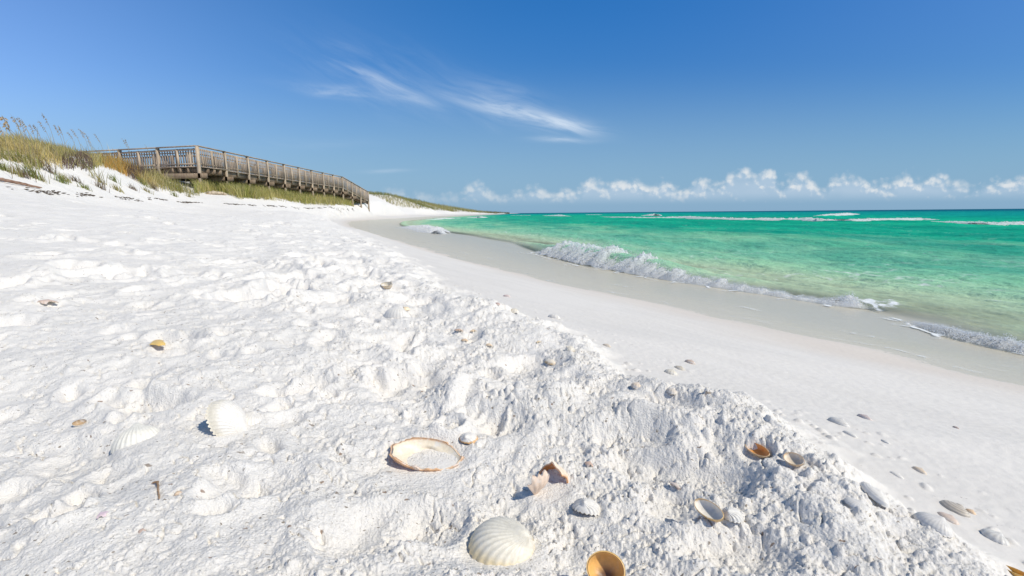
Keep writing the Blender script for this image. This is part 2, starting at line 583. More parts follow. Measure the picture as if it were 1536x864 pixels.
# hollows and heaps in the churned sand: photo pixel, half width (m), half depth (m), angle, height (m)
PITS = [(15, 485, .055, .045, 0, -.022), (225, 605, .065, .032, .3, -.024), (262, 512, .06, .03, .2, -.018), (435, 585, .04, .03, 0, -.012),
        (365, 392, .08, .07, 0, -.02), (140, 362, .10, .08, 0, -.02), (420, 437, .07, .07, 0, -.022), (345, 418, .06, .05, .1, -.02), (110, 405, .08, .07, 0, -.02), (60, 450, .12, .1, 0, .012),
        (620, 575, .075, .07, 0, -.022), (560, 700, .05, .03, 0, -.008), (690, 590, .07, .05, .3, .030), (740, 640, .05, .04, 0, -.016), (600, 515, .07, .07, 0, -.02),
        (820, 610, .06, .05, .2, .026), (880, 560, .06, .06, .2, .020), (800, 545, .06, .05, .2, -.016), (950, 660, .05, .03, .3, -.016), (900, 640, .05, .03, .3, .014),
        (1035, 640, .05, .035, .6, .022), (1110, 660, .05, .03, .6, .018), (1130, 615, .03, .05, .5, .016), (1190, 680, .035, .03, .6, .022), (1000, 620, .05, .04, .5, -.014),
        (980, 700, .05, .035, .5, -.016), (1080, 720, .04, .03, .5, -.012), (560, 810, .05, .04, -.5, -.016), (460, 780, .04, .02, -.9, .008), (650, 800, .035, .03, -.7, -.014),
        (520, 690, .06, .04, -.6, .012), (380, 730, .05, .03, -.4, -.008), (120, 680, .07, .04, .2, -.008), (90, 800, .05, .03, .2, .010), (1170, 760, .03, .025, .5, .016),
        (1240, 790, .03, .02, .5, .014), (1290, 840, .03, .02, .5, .014), (1100, 830, .04, .03, .5, -.014), (960, 800, .04, .03, .4, .010), (1010, 760, .03, .03, .4, -.010),
        (640, 455, .10, .08, .3, -.02), (690, 470, .08, .08, .3, .02), (760, 490, .06, .07, .3, .018), (820, 505, .06, .07, .2, .016), (500, 455, .08, .1, 0, -.02), (540, 430, .1, .1, 0, .02),
        (470, 540, .07, .06, 0, .012), (330, 560, .08, .05, 0, .012), (150, 545, .08, .05, 0, .010)]


def base_h(x, y):
    x, y = np.asarray(x, float), np.asarray(y, float)
    wob = fbm(x * 9, y * 9, 5, 3) * 0.035 * np.clip(y, .4, 8) ** .5 + fbm(x * 2.2, y * 2.2, 9, 2) * .05 * np.clip(y, .3, 6) ** .5
    c = XC(y) + wob
    m = sstep(-0.055, 0.075, (c - x) / np.clip(y, .6, 40) ** .6)
    L, Fr = land(x, y), fore(x, y)
    z = Fr + (L - Fr) * m
    return z, m, c - x


def ray_hit(fn, u, v, far=400):
    d = ray(u, v)
    d = d / np.linalg.norm(d)
    t = np.exp(np.linspace(math.log(0.2), math.log(far), 1500))
    P = np.array([0, 0, H]) + t[:, None] * d
    h = fn(P[:, 0], P[:, 1])
    below = np.nonzero(P[:, 2] < h)[0]
    if len(below) == 0:
        return P[-1]
    i = max(below[0], 1)
    t2 = np.linspace(t[i - 1], t[i], 60)
    P = np.array([0, 0, H]) + t2[:, None] * d
    h = fn(P[:, 0], P[:, 1])
    below = np.nonzero(P[:, 2] < h)[0]
    return P[below[0] if len(below) else -1]


_pits = []
for (u, v, rx, ry, an, hh) in PITS:
    p = ray_hit(lambda a, b: base_h(a, b)[0], u, v)
    _pits.append((p[0], p[1], rx * 1.35, ry * 1.35, -an, hh * (.55 if hh > 0 and u > 850 else 1.0)))
_rr = random.Random(3)
for k in range(240):      # old footprints over the dry beach
    r = math.exp(_rr.uniform(math.log(1.8), math.log(30)))
    a = math.radians(_rr.uniform(-85, -4))
    _pits.append((r * math.sin(a), r * math.cos(a), _rr.uniform(.05, .12), _rr.uniform(.09, .2), _rr.uniform(-1, 1), -_rr.uniform(.02, .05)))


FLATS = []
for (u, v, fr) in ((644, 692, .050), (752, 822, .035), (338, 640, .024), (207, 655, .026), (908, 858, .018), (815, 730, .028), (880, 766, .016), (1135, 683, .016)):
    p = ray_hit(lambda a, b: base_h(a, b)[0] + .006, u, v)
    FLATS.append((p[0], p[1], fr))


for k in range(190):      # small dimples of the near and middle beach
    r = math.exp(_rr.uniform(math.log(.6), math.log(6)))
    a = math.radians(_rr.uniform(-62, 2))
    sz = .35 + .65 * min(r / 2.5, 1.6)
    _pits.append((r * math.sin(a), r * math.cos(a), _rr.uniform(.03, .07) * sz, _rr.uniform(.03, .07) * sz, _rr.uniform(-1, 1), -_rr.uniform(.010, .024) * sz))


def detail(x, y, m, cd):
    """relief of the churned dry sand; m = 1 on the dry beach, cd = metres landward of its edge"""
    r = np.hypot(x, y)
    z = np.zeros_like(x)
    for (px, py, rx, ry, an, hh) in _pits:
        R = max(rx, ry) * 2.6
        k = np.nonzero((np.abs(x - px) < R) & (np.abs(y - py) < R))[0]
        if len(k) == 0:
            continue
        dx, dy = x[k] - px, y[k] - py
        nz = perlin(x[k] * 22, y[k] * 22, 91) * 0.22
        e = (dx * math.cos(an) + dy * math.sin(an)) / rx
        f = (-dx * math.sin(an) + dy * math.cos(an)) / ry
        q = np.sqrt(e * e + f * f) + nz
        if hh < 0:
            z[k] += hh * sstep(1.0, 0.35, q) - hh * 0.30 * np.exp(-((q - 1.15) / .28) ** 2)
        else:
            z[k] += hh * np.exp(-q * q * 1.2)
    edge = sstep(1.1, 0.25, cd / np.clip(r, .7, 6) ** .55)           # crumbly band behind the edge
    edge = np.clip(edge + 0.35 * fbm(x * 2.5, y * 2.5, 71, 2), 0, 1) * (r < 40)
    wx = x + 0.005 * fbm(x * 28, y * 28, 31, 3)
    wy = y + 0.005 * fbm(x * 28, y * 28, 41, 3)
    wx2 = x + 0.05 * perlin(x * 6, y * 6, 33)
    wy2 = y + 0.05 * perlin(x * 6, y * 6, 43)
    f1 = sstep(60, 15, r)
    f2 = sstep(14, 5, r)
    f3 = sstep(5, 2, r)
    f4 = sstep(2.2, .9, r)
    # gentle humps everywhere on the dry beach
    z += fbm(wx2 * 2.2, wy2 * 2.2, 11, 3) * (0.013 + .006 * edge) * f1
    z += fbm(wx2 * .35, wy2 * .35, 15, 3) * 0.06 * sstep(6, 14, r) * f1
    pat = np.clip(.55 + .9 * fbm(x * 7, y * 7, 301, 3), .12, 1.25)      # rough and smooth patches
    pat2 = np.clip(.5 + 1.0 * fbm(x * 17, y * 17, 303, 2), .1, 1.3)
    z += fbm(wx2 * 7, wy2 * 7, 21, 3) * (0.0040 + 0.0075 * edge) * f1
    z += (1 - edge) * (1 - np.abs(fbm(wx * 16, wy * 16, 25, 3)) * 1.3) * 0.0035 * f2
    z += domes(wx2 * 10, wy2 * 10, 101, .7) * (0.004 + 0.012 * edge) * f2
    z += domes(wx * 23, wy * 23, 111, .7) * (0.004 + 0.0095 * edge) * f2 * pat
    z += domes(wx * 52, wy * 52, 121, .65) * (0.0026 + 0.0050 * edge) * f3 * pat
    z += domes(wx * 120, wy * 120, 131, .6, pw=.55) * (0.0024 + 0.0026 * edge) * f4 * pat2
    z += domes(x * 170 + 3, y * 170, 133, .45, .3, .6, .5) * (0.0034 + 0.0036 * edge) * f4 * pat2
    z += domes(x * 75 + 3, y * 75, 135, .34, .2, .55, .5) * (0.005 + 0.0115 * edge) * f3 * pat
    z += domes(x * 290 + 3, y * 290, 137, .5, .3, .6, .5) * (0.0018 + 0.0016 * edge) * sstep(1.3, .6, r)
    z += fbm(wx * 60, wy * 60, 141, 4, .55) * (0.0008 + 0.0008 * edge) * f3
    crk = np.abs(fbm(x * 13 + 7, y * 13, 151, 3))
    z -= sstep(.05, .0, crk) * 0.0022 * f3 * sstep(.1, .6, perlin(x * 5, y * 5, 155))
    crk = np.abs(fbm(x * 36 + 7, y * 36, 157, 2))
    z -= sstep(.16, .0, crk) * 0.0050 * f3 * sstep(.10, .35, perlin(x * 27, y * 27, 158))
    for (fx, fy, fr) in FLATS:
        q = sstep(1.5, .8, np.hypot(x - fx, y - fy) / fr)
        z = z * (1 - .88 * q)
    z *= m
    # smooth foreshore: faint swash ripples
    z += (1 - m) * f2 * (0.0012 * fbm(x * 9 + y * 5, y * 3 - x * 1.5, 171, 3) + 0.0006 * fbm(x * 60, y * 60, 175, 2) * f3)
    # scattered crumbs fallen on the foreshore
    fal = sstep(.28, .0, -cd / np.clip(r, .7, 6) ** .5) * (1 - m)
    z += fal * domes(wx * 60, wy * 60, 181, .16) * 0.010 * f3
    return z


def ground(x, y):
    x = np.atleast_1d(np.asarray(x, float))
    y = np.atleast_1d(np.asarray(y, float))
    z, m, cd = base_h(x, y)
    return z + detail(x, y, m, cd)


def gz(x, y):
    return float(ground(np.array([x]), np.array([y]))[0])


def spacing(parts):
    out = []
    for a, b, n in parts:
        out.append(np.linspace(a, b, n, endpoint=False))
    return np.concatenate(out + [np.array([parts[-1][1]])])


QUICK = False
AZ = np.radians(spacing([(-180, -80, 60), (-80, -49, 190), (-49, 49, 900), (49, 80, 150), (80, 180, 60)]))
LR = spacing([(math.log(.04), math.log(.25), 12), (math.log(.25), math.log(3), 760), (math.log(3), math.log(12), 260), (math.log(12), math.log(40), 170), (math.log(40), math.log(4000), 160)])


def polar(az, lr):
    A, R = np.meshgrid(az, np.exp(lr))
    return (R * np.sin(A)).ravel(), (R * np.cos(A)).ravel()


def gridfaces(nr, nc):
    i = np.arange(nr - 1)[:, None] * nc + np.arange(nc - 1)[None, :]
    return np.stack([i, i + 1, i + nc + 1, i + nc], -1).reshape(-1, 4)[:, ::-1]


# ------------------------------------------------------------------ sand material
def sand_mat():
    mt, t, b = material('white_quartz_sand')
    tc = t.new('ShaderNodeTexCoord').outputs['Object']
    wet = t.attr('wet')
    damp = t.attr('damp')
    rough = t.attr('churn')
    n1 = t.noise(tc, 6, 5, 0.6)
    n2 = t.noise(tc, 90, 4, 0.65)
    dry = t.mix(t.ss(n1, .35, .68), (0.86, 0.815, 0.755), (0.82, 0.778, 0.72))
    dry = t.mix(t.ss(n2, .55, .8, 0, .4), dry, (0.70, 0.66, 0.60))
    # dark specks of shell hash and plant bits
    wv = t.vm('ADD', tc, t.vm('SCALE', t.noise(tc, 120, 2, .5, color=True), scale=0.008))
    wv = t.vm('MULTIPLY', wv, (1.0, 2.0, 1.0))
    for sc, th, d, col in ((75, .17, .51, (.22, .17, .12)), (190, .18, .50, (.30, .26, .21)), (28, .10, .50, (.27, .17, .11)), (11, .07, .48, (.28, .22, .17))):
        v = t.vor(wv, sc)
        msk = t.m('MULTIPLY', t.ss(v, th, th * .6), t.ss(t.noise(tc, sc * .21, 3, .6), d - .03, d + .03))
        msk = t.m('MULTIPLY', msk, t.m('MULTIPLY', rough, 0.85))
        dry = t.mix(msk, dry, col)
    sx = t.new('ShaderNodeSeparateXYZ')
    t.l.new(tc, sx.inputs[0])
    ac = t.m('ADD', t.m('MULTIPLY', sx.outputs[0], .75), t.m('MULTIPLY', sx.outputs[1], .60))
    al_ = t.m('SUBTRACT', t.m('MULTIPLY', sx.outputs[1], .75 * .22), t.m('MULTIPLY', sx.outputs[0], .60 * .22))
    fsh = t.mix(t.ss(t.noise(t.xyz(ac, al_, 0), 7.0, 6, .68, .4), .38, .66), (.775, .728, .668), (.735, .69, .632))
    for sc, th, d in ((60, .10, .56), (150, .12, .54)):
        v = t.vor(wv, sc)
        msk = t.m('MULTIPLY', t.ss(v, th, th * .6), t.ss(t.noise(t.xyz(ac, al_, 2), 9, 4, .6), d, d + .05))
        fsh = t.mix(t.m('MULTIPLY', msk, .8), fsh, (.24, .20, .16))
    col = t.mix(rough, fsh, dry)
    col = t.mix(damp, col, (.68, .60, .52))
    col = t.mix(wet, col, (.68, .615, .51))
    t.l.new(col, b.inputs['Base Color'])
    rg = t.lin(wet, 0, 1, .92, .30)
    t.l.new(rg, b.inputs['Roughness'])
    b.inputs['Specular IOR Level'].default_value = .25
    g = t.noise(tc, 420, 3, .7)
    g2 = t.noise(tc, 1500, 2, .6)
    g3 = t.vor(tc, 330, 'SMOOTH_F1', smooth=.25)
    h = t.m('ADD', t.m('ADD', g, t.m('MULTIPLY', g2, .5)), t.m('MULTIPLY', g3, -.9))
    nb = t.new('ShaderNodeBump')
    nb.inputs['Distance'].default_value = .0021
    t.put(nb.inputs['Strength'], t.lin(rough, 0, 1, .12, .60))
    t.put(nb.inputs['Height'], h)
    nb2 = t.bump(t.noise(tc, 130, 5, .68), .55, .0045, nb.outputs[0])
    nn = t.new('ShaderNodeMix', data_type='VECTOR')
    t.put(nn.inputs[0], rough)
    t.put(nn.inputs[4], nb.outputs[0])
    t.put(nn.inputs[5], nb2)
    t.l.new(nn.outputs[1], b.inputs['Normal'])
    return mt


SAND = sand_mat()


def build_beach():
    x, y = polar(AZ, LR)
    z0, mm, cd = base_h(x, y)
    z = z0 + detail(x, y, mm, cd)
    a = XA(y)
    wid = np.maximum(XB(y) - a, .1)
    wobble = fbm(x * 1.3, y * 1.3, 61, 3) * .06
    wq = (x - a) / np.maximum(y, 1) ** .7 + wobble * .3
    wet = .55 * sstep(-0.03, .05, wq) + .45 * sstep(0, .45, wq)
    da = np.maximum(a - x, 0) / np.maximum(a - XC(y), .1)
    damp = sstep(.55, .0, da + wobble * 2.0) * .75
    damp = np.where(y > 18, damp * sstep(60, 18, y), damp)
    damp = np.maximum(damp, 0)
    o = mesh_np('beach', np.c_[x, y, z], gridfaces(len(LR), len(AZ)), SAND, smooth=True, attrs={'wet': wet, 'damp': damp * (1 - wet), 'churn': mm})
    tag(o, 'white sand beach, churned near the camera and smooth towards the water', 'beach', kind='structure')
    return o


build_beach()


# ------------------------------------------------------------------ sea
BRK = [(801, 380, 14), (822, 385, 22), (850, 392, 24), (871, 397.5, 25), (900, 402, 25), (935, 409, 24), (960, 414, 21), (983, 418, 17), (1020, 424, 14), (1066, 430.5, 13), (1105, 437, 11), (1149, 443, 10), (1190, 450, 6),
       (1230, 456, 8), (1252, 459, 15), (1290, 462, 15), (1318, 462, 5)]
BRK2 = [(1356, 484, 5), (1380, 493, 9), (1397, 500, 12), (1438, 512, 15), (1480, 522, 16), (1536, 534, 16), (1600, 548, 16), (1700, 570, 15)]
BRK3 = [(598, 341, 3), (612, 345, 8), (630, 350, 11), (645, 351, 8), (662, 350, 3)]


def sea_h(x, y):
    r = np.hypot(x, y)
    d = x - XB(y)
    dd = np.maximum(d, 0)
    amp = sstep(-.1, 1.5, dd)
    f = lambda L: sstep(L * 260, L * 90, r)
    ph = dd * 0.80
    z = 0
    z = z + .055 * amp * fbm(ph * .8 + .5 * perlin(x * .3, y * .3, 7), (y - x * .4) * .22, 201, 2) * f(1.5)
    z = z + .034 * amp * fbm(ph * 2.0 + perlin(x, y, 8) * .3, (y - x * .4) * .7, 211, 3) * f(.6)
    z = z + .020 * sstep(-.1, .5, dd) * (1 - np.abs(fbm(ph * 3.4, (y - x * .4) * 1.3, 221, 3))) * f(.4)
    z = z + .005 * sstep(-.1, .3, dd) * fbm(x * 9, y * 9, 231, 3) * f(.12)
    z = z + .05 * sstep(3, 12, dd) * (1 - np.abs(fbm(ph * .45, (y - x * .4) * .06, 241, 2)) * 1.6)
    # swell humps feeding the shore break
    yy = np.interp
    hb = yb_h(y)
    q = (d - .25 - .1 * hb / .2) / (.22 + hb * .8)
    z = z + hb * .72 * np.where(q > 0, np.exp(-(q * .8) ** 2), np.exp(-(q * 2.2) ** 2))
    z = z + .20 * np.exp(-((y - x * .05 - 40.3) / 1.3) ** 2) * sstep(22, 27, x) * sstep(36, 32, x)
    z = z * sstep(-.25, .12, d)
    return z


_b = [(WZ(u, v, 0)[1], hp * WZ(u, v, 0)[1] / FPX) for u, v, hp in BRK]
_b2 = [(WZ(u, v, 0)[1], hp * .8 * WZ(u, v, 0)[1] / FPX) for u, v, hp in BRK2]
_all = sorted(_b + _b2 + [(1.2, .02), (12, .03), (16, .04), (22, .08), (40, .1), (60, .0)])
_by, _bh = np.array([q[0] for q in _all]), np.array([min(q[1], .03 if q[0] < 4.3 else 1) for q in _all])


def yb_h(y):
    return np.interp(y, _by, _bh)


def water_mat():
    mt, t, b = material('sea_water')
    tc = t.new('ShaderNodeTexCoord').outputs['Object']
    dep = t.attr('depth')
    off = t.attr('offshore')
    n = t.noise(t.vm('MULTIPLY', tc, (.8, .5, 1)), .55, 4, .6, .4)
    shal = t.mix(t.ss(dep, .01, .22), (.62, .68, .44), (.26, .64, .38))
    mid = t.mix(t.ss(t.m('ADD', dep, t.m('MULTIPLY', t.m('SUBTRACT', n, .5), .8)), .08, .70), shal, (.008, .43, .25))
    deep = t.mix(t.ss(off, 18, 75), mid, (.004, .33, .29))
    deep = t.mix(t.ss(off, 60, 260), deep, (.004, .13, .20))
    st = t.noise(t.vm('MULTIPLY', tc, (.35, .12, 1)), 1.0, 5, .62, .6)
    deep = t.mul(deep, t.mix(t.ss(st, .3, .72), (.55, .76, .84), (1.5, 1.14, 1.08)), t.ss(dep, .02, .3))  # dark swell faces and lighter streaks painted into the water colour
    t.l.new(deep, b.inputs['Base Color'])
    b.inputs['Roughness'].default_value = .10
    b.inputs['IOR'].default_value = 1.33
    b.inputs['Specular IOR Level'].default_value = .16
    sx = t.new('ShaderNodeSeparateXYZ')
    t.l.new(tc, sx.inputs[0])
    ac = t.m('ADD', t.m('MULTIPLY', sx.outputs[0], .75), t.m('MULTIPLY', sx.outputs[1], .66))
    al_ = t.m('SUBTRACT', t.m('MULTIPLY', sx.outputs[1], .75 * .38), t.m('MULTIPLY', sx.outputs[0], .66 * .38))
    w1 = t.noise(t.xyz(ac, al_, 0), 5.0, 5, .6, .25)
    w2 = t.noise(tc, 22, 4, .6, .3)
    sc = t.ss(dep, .0, .12)
    n1 = t.new('ShaderNodeBump')
    n1.inputs['Distance'].default_value = .13
    t.put(n1.inputs['Strength'], t.m('MULTIPLY', sc, .75))
    t.put(n1.inputs['Height'], w1)
    n2 = t.new('ShaderNodeBump')
    n2.inputs['Distance'].default_value = .018
    t.put(n2.inputs['Strength'], t.m('ADD', t.m('MULTIPLY', sc, .5), .05))
    t.put(n2.inputs['Height'], w2)
    t.l.new(n1.outputs[0], n2.inputs['Normal'])
    t.l.new(n2.outputs[0], b.inputs['Normal'])
    al = t.m('ADD', t.ss(dep, .0, .10, 0.03, 1.0), 0)
    # lacy foam left on the surface
    lace = t.vor(t.vm('ADD', t.vm('MULTIPLY', tc, (1, .75, 1)), t.vm('SCALE', t.noise(tc, 2.2, 3, .6, color=True), scale=.35)), 3.2, 'DISTANCE_TO_EDGE')
    fm = t.attr('foam')
    lace = t.m('MULTIPLY', t.ss(lace, .10, .0), t.ss(t.noise(tc, 9, 4, .6), .40, .62))
    lace = t.m('MULTIPLY', t.m('MULTIPLY', lace, fm), t.m('MAXIMUM', t.ss(t.noise(tc, .9, 3, .6), .50, .66), t.ss(fm, .7, 1.2)))
    lace = t.m('MAXIMUM', lace, t.m('MULTIPLY', t.attr('swash'), t.ss(t.noise(tc, 28, 4, .7), .44, .60, 0, .75)))
    foamcol = t.new('ShaderNodeBsdfDiffuse')
    foamcol.inputs['Color'].default_value = (.82, .84, .84, 1)
    tr = t.new('ShaderNodeBsdfTransparent')
    tr.inputs['Color'].default_value = (.97, .97, .95, 1)
    gl = t.new('ShaderNodeBsdfGlossy')
    gl.inputs['Roughness'].default_value = .12
    t.l.new(n2.outputs[0], gl.inputs['Normal'])
    fr = t.new('ShaderNodeFresnel')
    fr.inputs['IOR'].default_value = 1.33
    t.l.new(n2.outputs[0], fr.inputs['Normal'])
    body = t.new('ShaderNodeBsdfDiffuse')
    t.l.new(deep, body.inputs['Color'])
    t.l.new(n2.outputs[0], body.inputs['Normal'])
    wat = t.new('ShaderNodeMixShader')
    t.put(wat.inputs[0], t.m('MINIMUM', t.m('MULTIPLY', fr.outputs[0], .40), t.ss(off, 2, 30, .15, .032)))
    t.l.new(body.outputs[0], wat.inputs[1])
    t.l.new(gl.outputs[0], wat.inputs[2])
    film = t.new('ShaderNodeMixShader')
    t.put(film.inputs[0], t.m('MINIMUM', t.m('MULTIPLY', fr.outputs[0], .35), .11))
    t.l.new(tr.outputs[0], film.inputs[1])
    t.l.new(gl.outputs[0], film.inputs[2])
    mx = t.new('ShaderNodeMixShader')
    t.put(mx.inputs[0], al)
    t.l.new(film.outputs[0], mx.inputs[1])
    t.l.new(wat.outputs[0], mx.inputs[2])
    mx2 = t.new('ShaderNodeMixShader')
    t.put(mx2.inputs[0], lace)
    t.l.new(mx.outputs[0], mx2.inputs[1])
    t.l.new(foamcol.outputs[0], mx2.inputs[2])
    out = mt.node_tree.nodes['Material Output']
    t.l.new(mx2.outputs[0], out.inputs['Surface'])
    return mt


WATER = water_mat()


def build_sea():
    az = np.radians(spacing([(-50, -22, 160), (-22, 48, 900), (48, 60, 60), (60, 150, 90)]))
    lr = spacing([(math.log(1.2), math.log(12), 620), (math.log(12), math.log(60), 300), (math.log(60), math.log(600), 140), (math.log(600), math.log(45000), 40)])
    x, y = polar(az, lr)
    zb = base_h(x, y)[0]
    dA = x - XA(y) + fbm(x * 1.3, y * 1.3, 61, 3) * .02 * np.clip(y, 1, 10)
    film = 0.006 * sstep(-.02, .35, dA) - 0.004 * sstep(.06, -.05, dA)
    w = sea_h(x, y)
    z = np.maximum(w, zb + film)
    z = np.where(x - XB(y) > 2.5, w, z)
    dep = z - zb
    off = np.maximum(x - XB(y), 0)
    far = y > 60
    off = np.where(far, np.maximum(off, (y - 60) * .5), off)
    foam = sstep(.0, .5, off) * sstep(5, 1.2, off) * .75 + .16 * sstep(2, 5, off) * sstep(40, 12, off)
    foam += .6 * np.exp(-((dA - .3) / .5) ** 2) * .35
    for pl_ in (BRK, BRK2, BRK3):
        Q = np.array([WZ(u_, v_, 0)[:2] for u_, v_, h_ in pl_])
        Q = np.stack([np.interp(np.linspace(0, 1, 90), np.linspace(0, 1, len(Q)), Q[:, k_]) for k_ in (0, 1)], -1)
        near = np.nonzero((y < Q[:, 1].max() + 2) & (y > Q[:, 1].min() - 2) & (x < Q[:, 0].max() + 2) & (x > Q[:, 0].min() - 2))[0]
        dd_ = np.full(len(near), 9.0)
        for q_ in Q:
            dd_ = np.minimum(dd_, np.hypot(x[near] - q_[0], y[near] - q_[1]))
        foam[near] += 1.6 * np.exp(-(dd_ / (.10 + .02 * y[near])) ** 2)
    sw = dA - .16 - .10 * fbm(x * 1.1, y * 1.1, 64, 3)
    swash = (np.exp(-(sw / .022) ** 2) + .7 * np.exp(-((sw - .45 - .1 * perlin(x, y, 66)) / .03) ** 2)) * sstep(-.1, .5, fbm(x * 2.3, y * 2.3, 65, 2)) * (y < 14)
    nr, nc = len(lr), len(az)
    F = gridfaces(nr, nc)
    keep = (dA[F] > -.05).all(1) & ~((y[F] > 900).any(1) & (x[F] < 16 + .009 * (y[F] - 900)).any(1))
    F = F[keep]
    used = np.unique(F)
    mp = np.full(len(x), -1)
    mp[used] = np.arange(len(used))
    o = mesh_np('sea', np.c_[x, y, z][used], mp[F], WATER, smooth=True, attrs={'depth': dep[used], 'offshore': off[used], 'foam': foam[used], 'swash': swash[used]})
    tag(o, 'emerald green sea with small waves running onto the sand', 'sea', kind='structure')


build_sea()


def foam_mat():
    mt, t, b = material('white_foam')
    tc = t.new('ShaderNodeTexCoord').outputs['Object']
    n = t.noise(tc, 14, 5, .65)
    t.l.new(t.mix(t.ss(n, .3, .7), (.93, .94, .93), (.98, .97, .96)), b.inputs['Base Color'])
    b.inputs['Roughness'].default_value = .6
    b.inputs['Subsurface Weight'].default_value = 1.0
    b.inputs['Subsurface Radius'].default_value = (1.0, 1.0, 1.0)
    b.inputs['Subsurface Scale'].default_value = .10
    tl = t.new('ShaderNodeBsdfTranslucent')
    tl.inputs['Color'].default_value = (.95, .97, .97, 1)
    mx = t.new('ShaderNodeMixShader')
    mx.inputs[0].default_value = .30
    t.l.new(b.outputs[0], mx.inputs[1])
    t.l.new(tl.outputs[0], mx.inputs[2])
    tr = t.new('ShaderNodeBsdfTransparent')
    mx3 = t.new('ShaderNodeMixShader')
    mx3.inputs[0].default_value = .14
    t.l.new(mx.outputs[0], mx3.inputs[1])
    t.l.new(tr.outputs[0], mx3.inputs[2])
    t.l.new(mx3.outputs[0], mt.node_tree.nodes['Material Output'].inputs['Surface'])
    return mt


FOAM = foam_mat()
_oct = None


def ball_template():
    import bmesh
    bm = bmesh.new()
    bmesh.ops.create_icosphere(bm, subdivisions=1, radius=1)
    v = np.array([q.co[:] for q in bm.verts])
    f = np.array([[q.index for q in p.verts] for p in bm.faces])
    bm.free()
    return v, f


BALLV, BALLF = ball_template()


def foam_ridge(name, pts, label, n_blobs, thick=1.0, seed=0, blob=(.15, .05), ragged=.5, drops=0.12):
    """a tumbling ridge of foam along a photo polyline (u, v base, height px) lying on the water"""
    rg = np.random.default_rng(seed)
    up_ = 1.5 if pts[0][1] < 339 else 1.0
    P = np.array([[*WZ(u, v, 0)[:2], hp * up_ * WZ(u, v, 0)[1] / FPX] for u, v, hp in pts])
    P[[0, -1], 2] *= .3
    seg = np.r_[0, np.cumsum(np.hypot(np.diff(P[:, 0]), np.diff(P[:, 1])))]
    s = rg.uniform(0, seg[-1], n_blobs)
    bx, by, bh = [np.interp(s, seg, P[:, k]) for k in range(3)]
    tx = np.interp(s + .05, seg, P[:, 0]) - np.interp(s - .05, seg, P[:, 0])
    ty = np.interp(s + .05, seg, P[:, 1]) - np.interp(s - .05, seg, P[:, 1])
    L = np.hypot(tx, ty) + 1e-9
    nx, ny = ty / L, -tx / L
    sg = np.where(nx > 0, 1, -1)
    nx, ny = nx * sg, ny * sg
    lump = np.clip(.75 + ragged * fbm(s * 5 / max(P[:, 2].mean() * 8, .3), s * 0, 300 + seed, 3), .12, 1.5)
    hh = bh * lump
    a = rg.uniform(0, 1, n_blobs) ** .8                 # 0 front foot .. 1 back
    prof = np.sin(np.pi * np.clip(a * .93 + .07, 0, 1)) ** .9
    k = rg.uniform(.45, .95, n_blobs)
    fly = rg.uniform(0, 1, n_blobs) < drops
    k = np.where(fly, rg.uniform(.9, 1.3, n_blobs), k)
    off = a * thick * np.maximum(bh, .03) * 2.6 + rg.normal(0, .15, n_blobs) * bh
    x, y = bx + nx * off, by + ny * off
    z = hh * prof * k + .004
    rad = bh * rg.uniform(blob[1], blob[0], n_blobs) * np.where(fly, .45, 1) + .0012
    z0 = np.maximum(sea_h(x, y) * .6, 0)
    z = np.maximum(z, z0 * .9)
    NS, NA = 900, 30
    ss_ = np.linspace(0, seg[-1], NS)
    cb = [np.interp(ss_, seg, P[:, k]) for k in range(3)]
    tx2, ty2 = np.gradient(cb[0]), np.gradient(cb[1])
    l2 = np.hypot(tx2, ty2) + 1e-9
    g2 = np.where(ty2 / l2 > 0, 1, -1)
    n2x, n2y = ty2 / l2 * g2, -tx2 / l2 * g2
    lm = np.clip(.75 + ragged * fbm(ss_ * 5 / max(P[:, 2].mean() * 8, .3), ss_ * 0, 300 + seed, 3), .12, 1.5) * cb[2]
    aa = np.linspace(-.02, 1.1, NA)
    SG, AG = np.meshgrid(np.arange(NS), aa, indexing='ij')
    o2 = AG * thick * np.maximum(cb[2], .03)[SG] * 2.6
    CX, CY = cb[0][SG] + n2x[SG] * o2, cb[1][SG] + n2y[SG] * o2
    sc_ = 1 / max(P[:, 2].mean(), .02)
    CZ = lm[SG] * np.sin(np.pi * np.clip(AG * .93 + .05, 0, 1)) ** .9 * (.88 + .14 * fbm(CX * sc_ * 3, CY * sc_ * 3, seed + 77, 3) + .25 * domes(CX * sc_ * 2.2, CY * sc_ * 2.2, seed + 9)) - .01
    core = np.stack([CX, CY, CZ], -1).reshape(-1, 3)
    cf = gridfaces(NS, NA)
    cf = np.concatenate([cf[:, [0, 1, 2]], cf[:, [0, 2, 3]]])
    V = (BALLV[None] * (rad[:, None, None] * rg.uniform(.6, 1.3, (n_blobs, 1, 3))) + np.stack([x, y, z], -1)[:, None]).reshape(-1, 3)
    F = (BALLF[None] + np.arange(n_blobs)[:, None, None] * len(BALLV)).reshape(-1, 3)
    F = np.concatenate([F, cf + len(V)])
    V = np.concatenate([V, core])
    o = mesh_np(name, V, F, FOAM, smooth=True)
    tag(o, label, 'foam', kind='stuff')
    return o


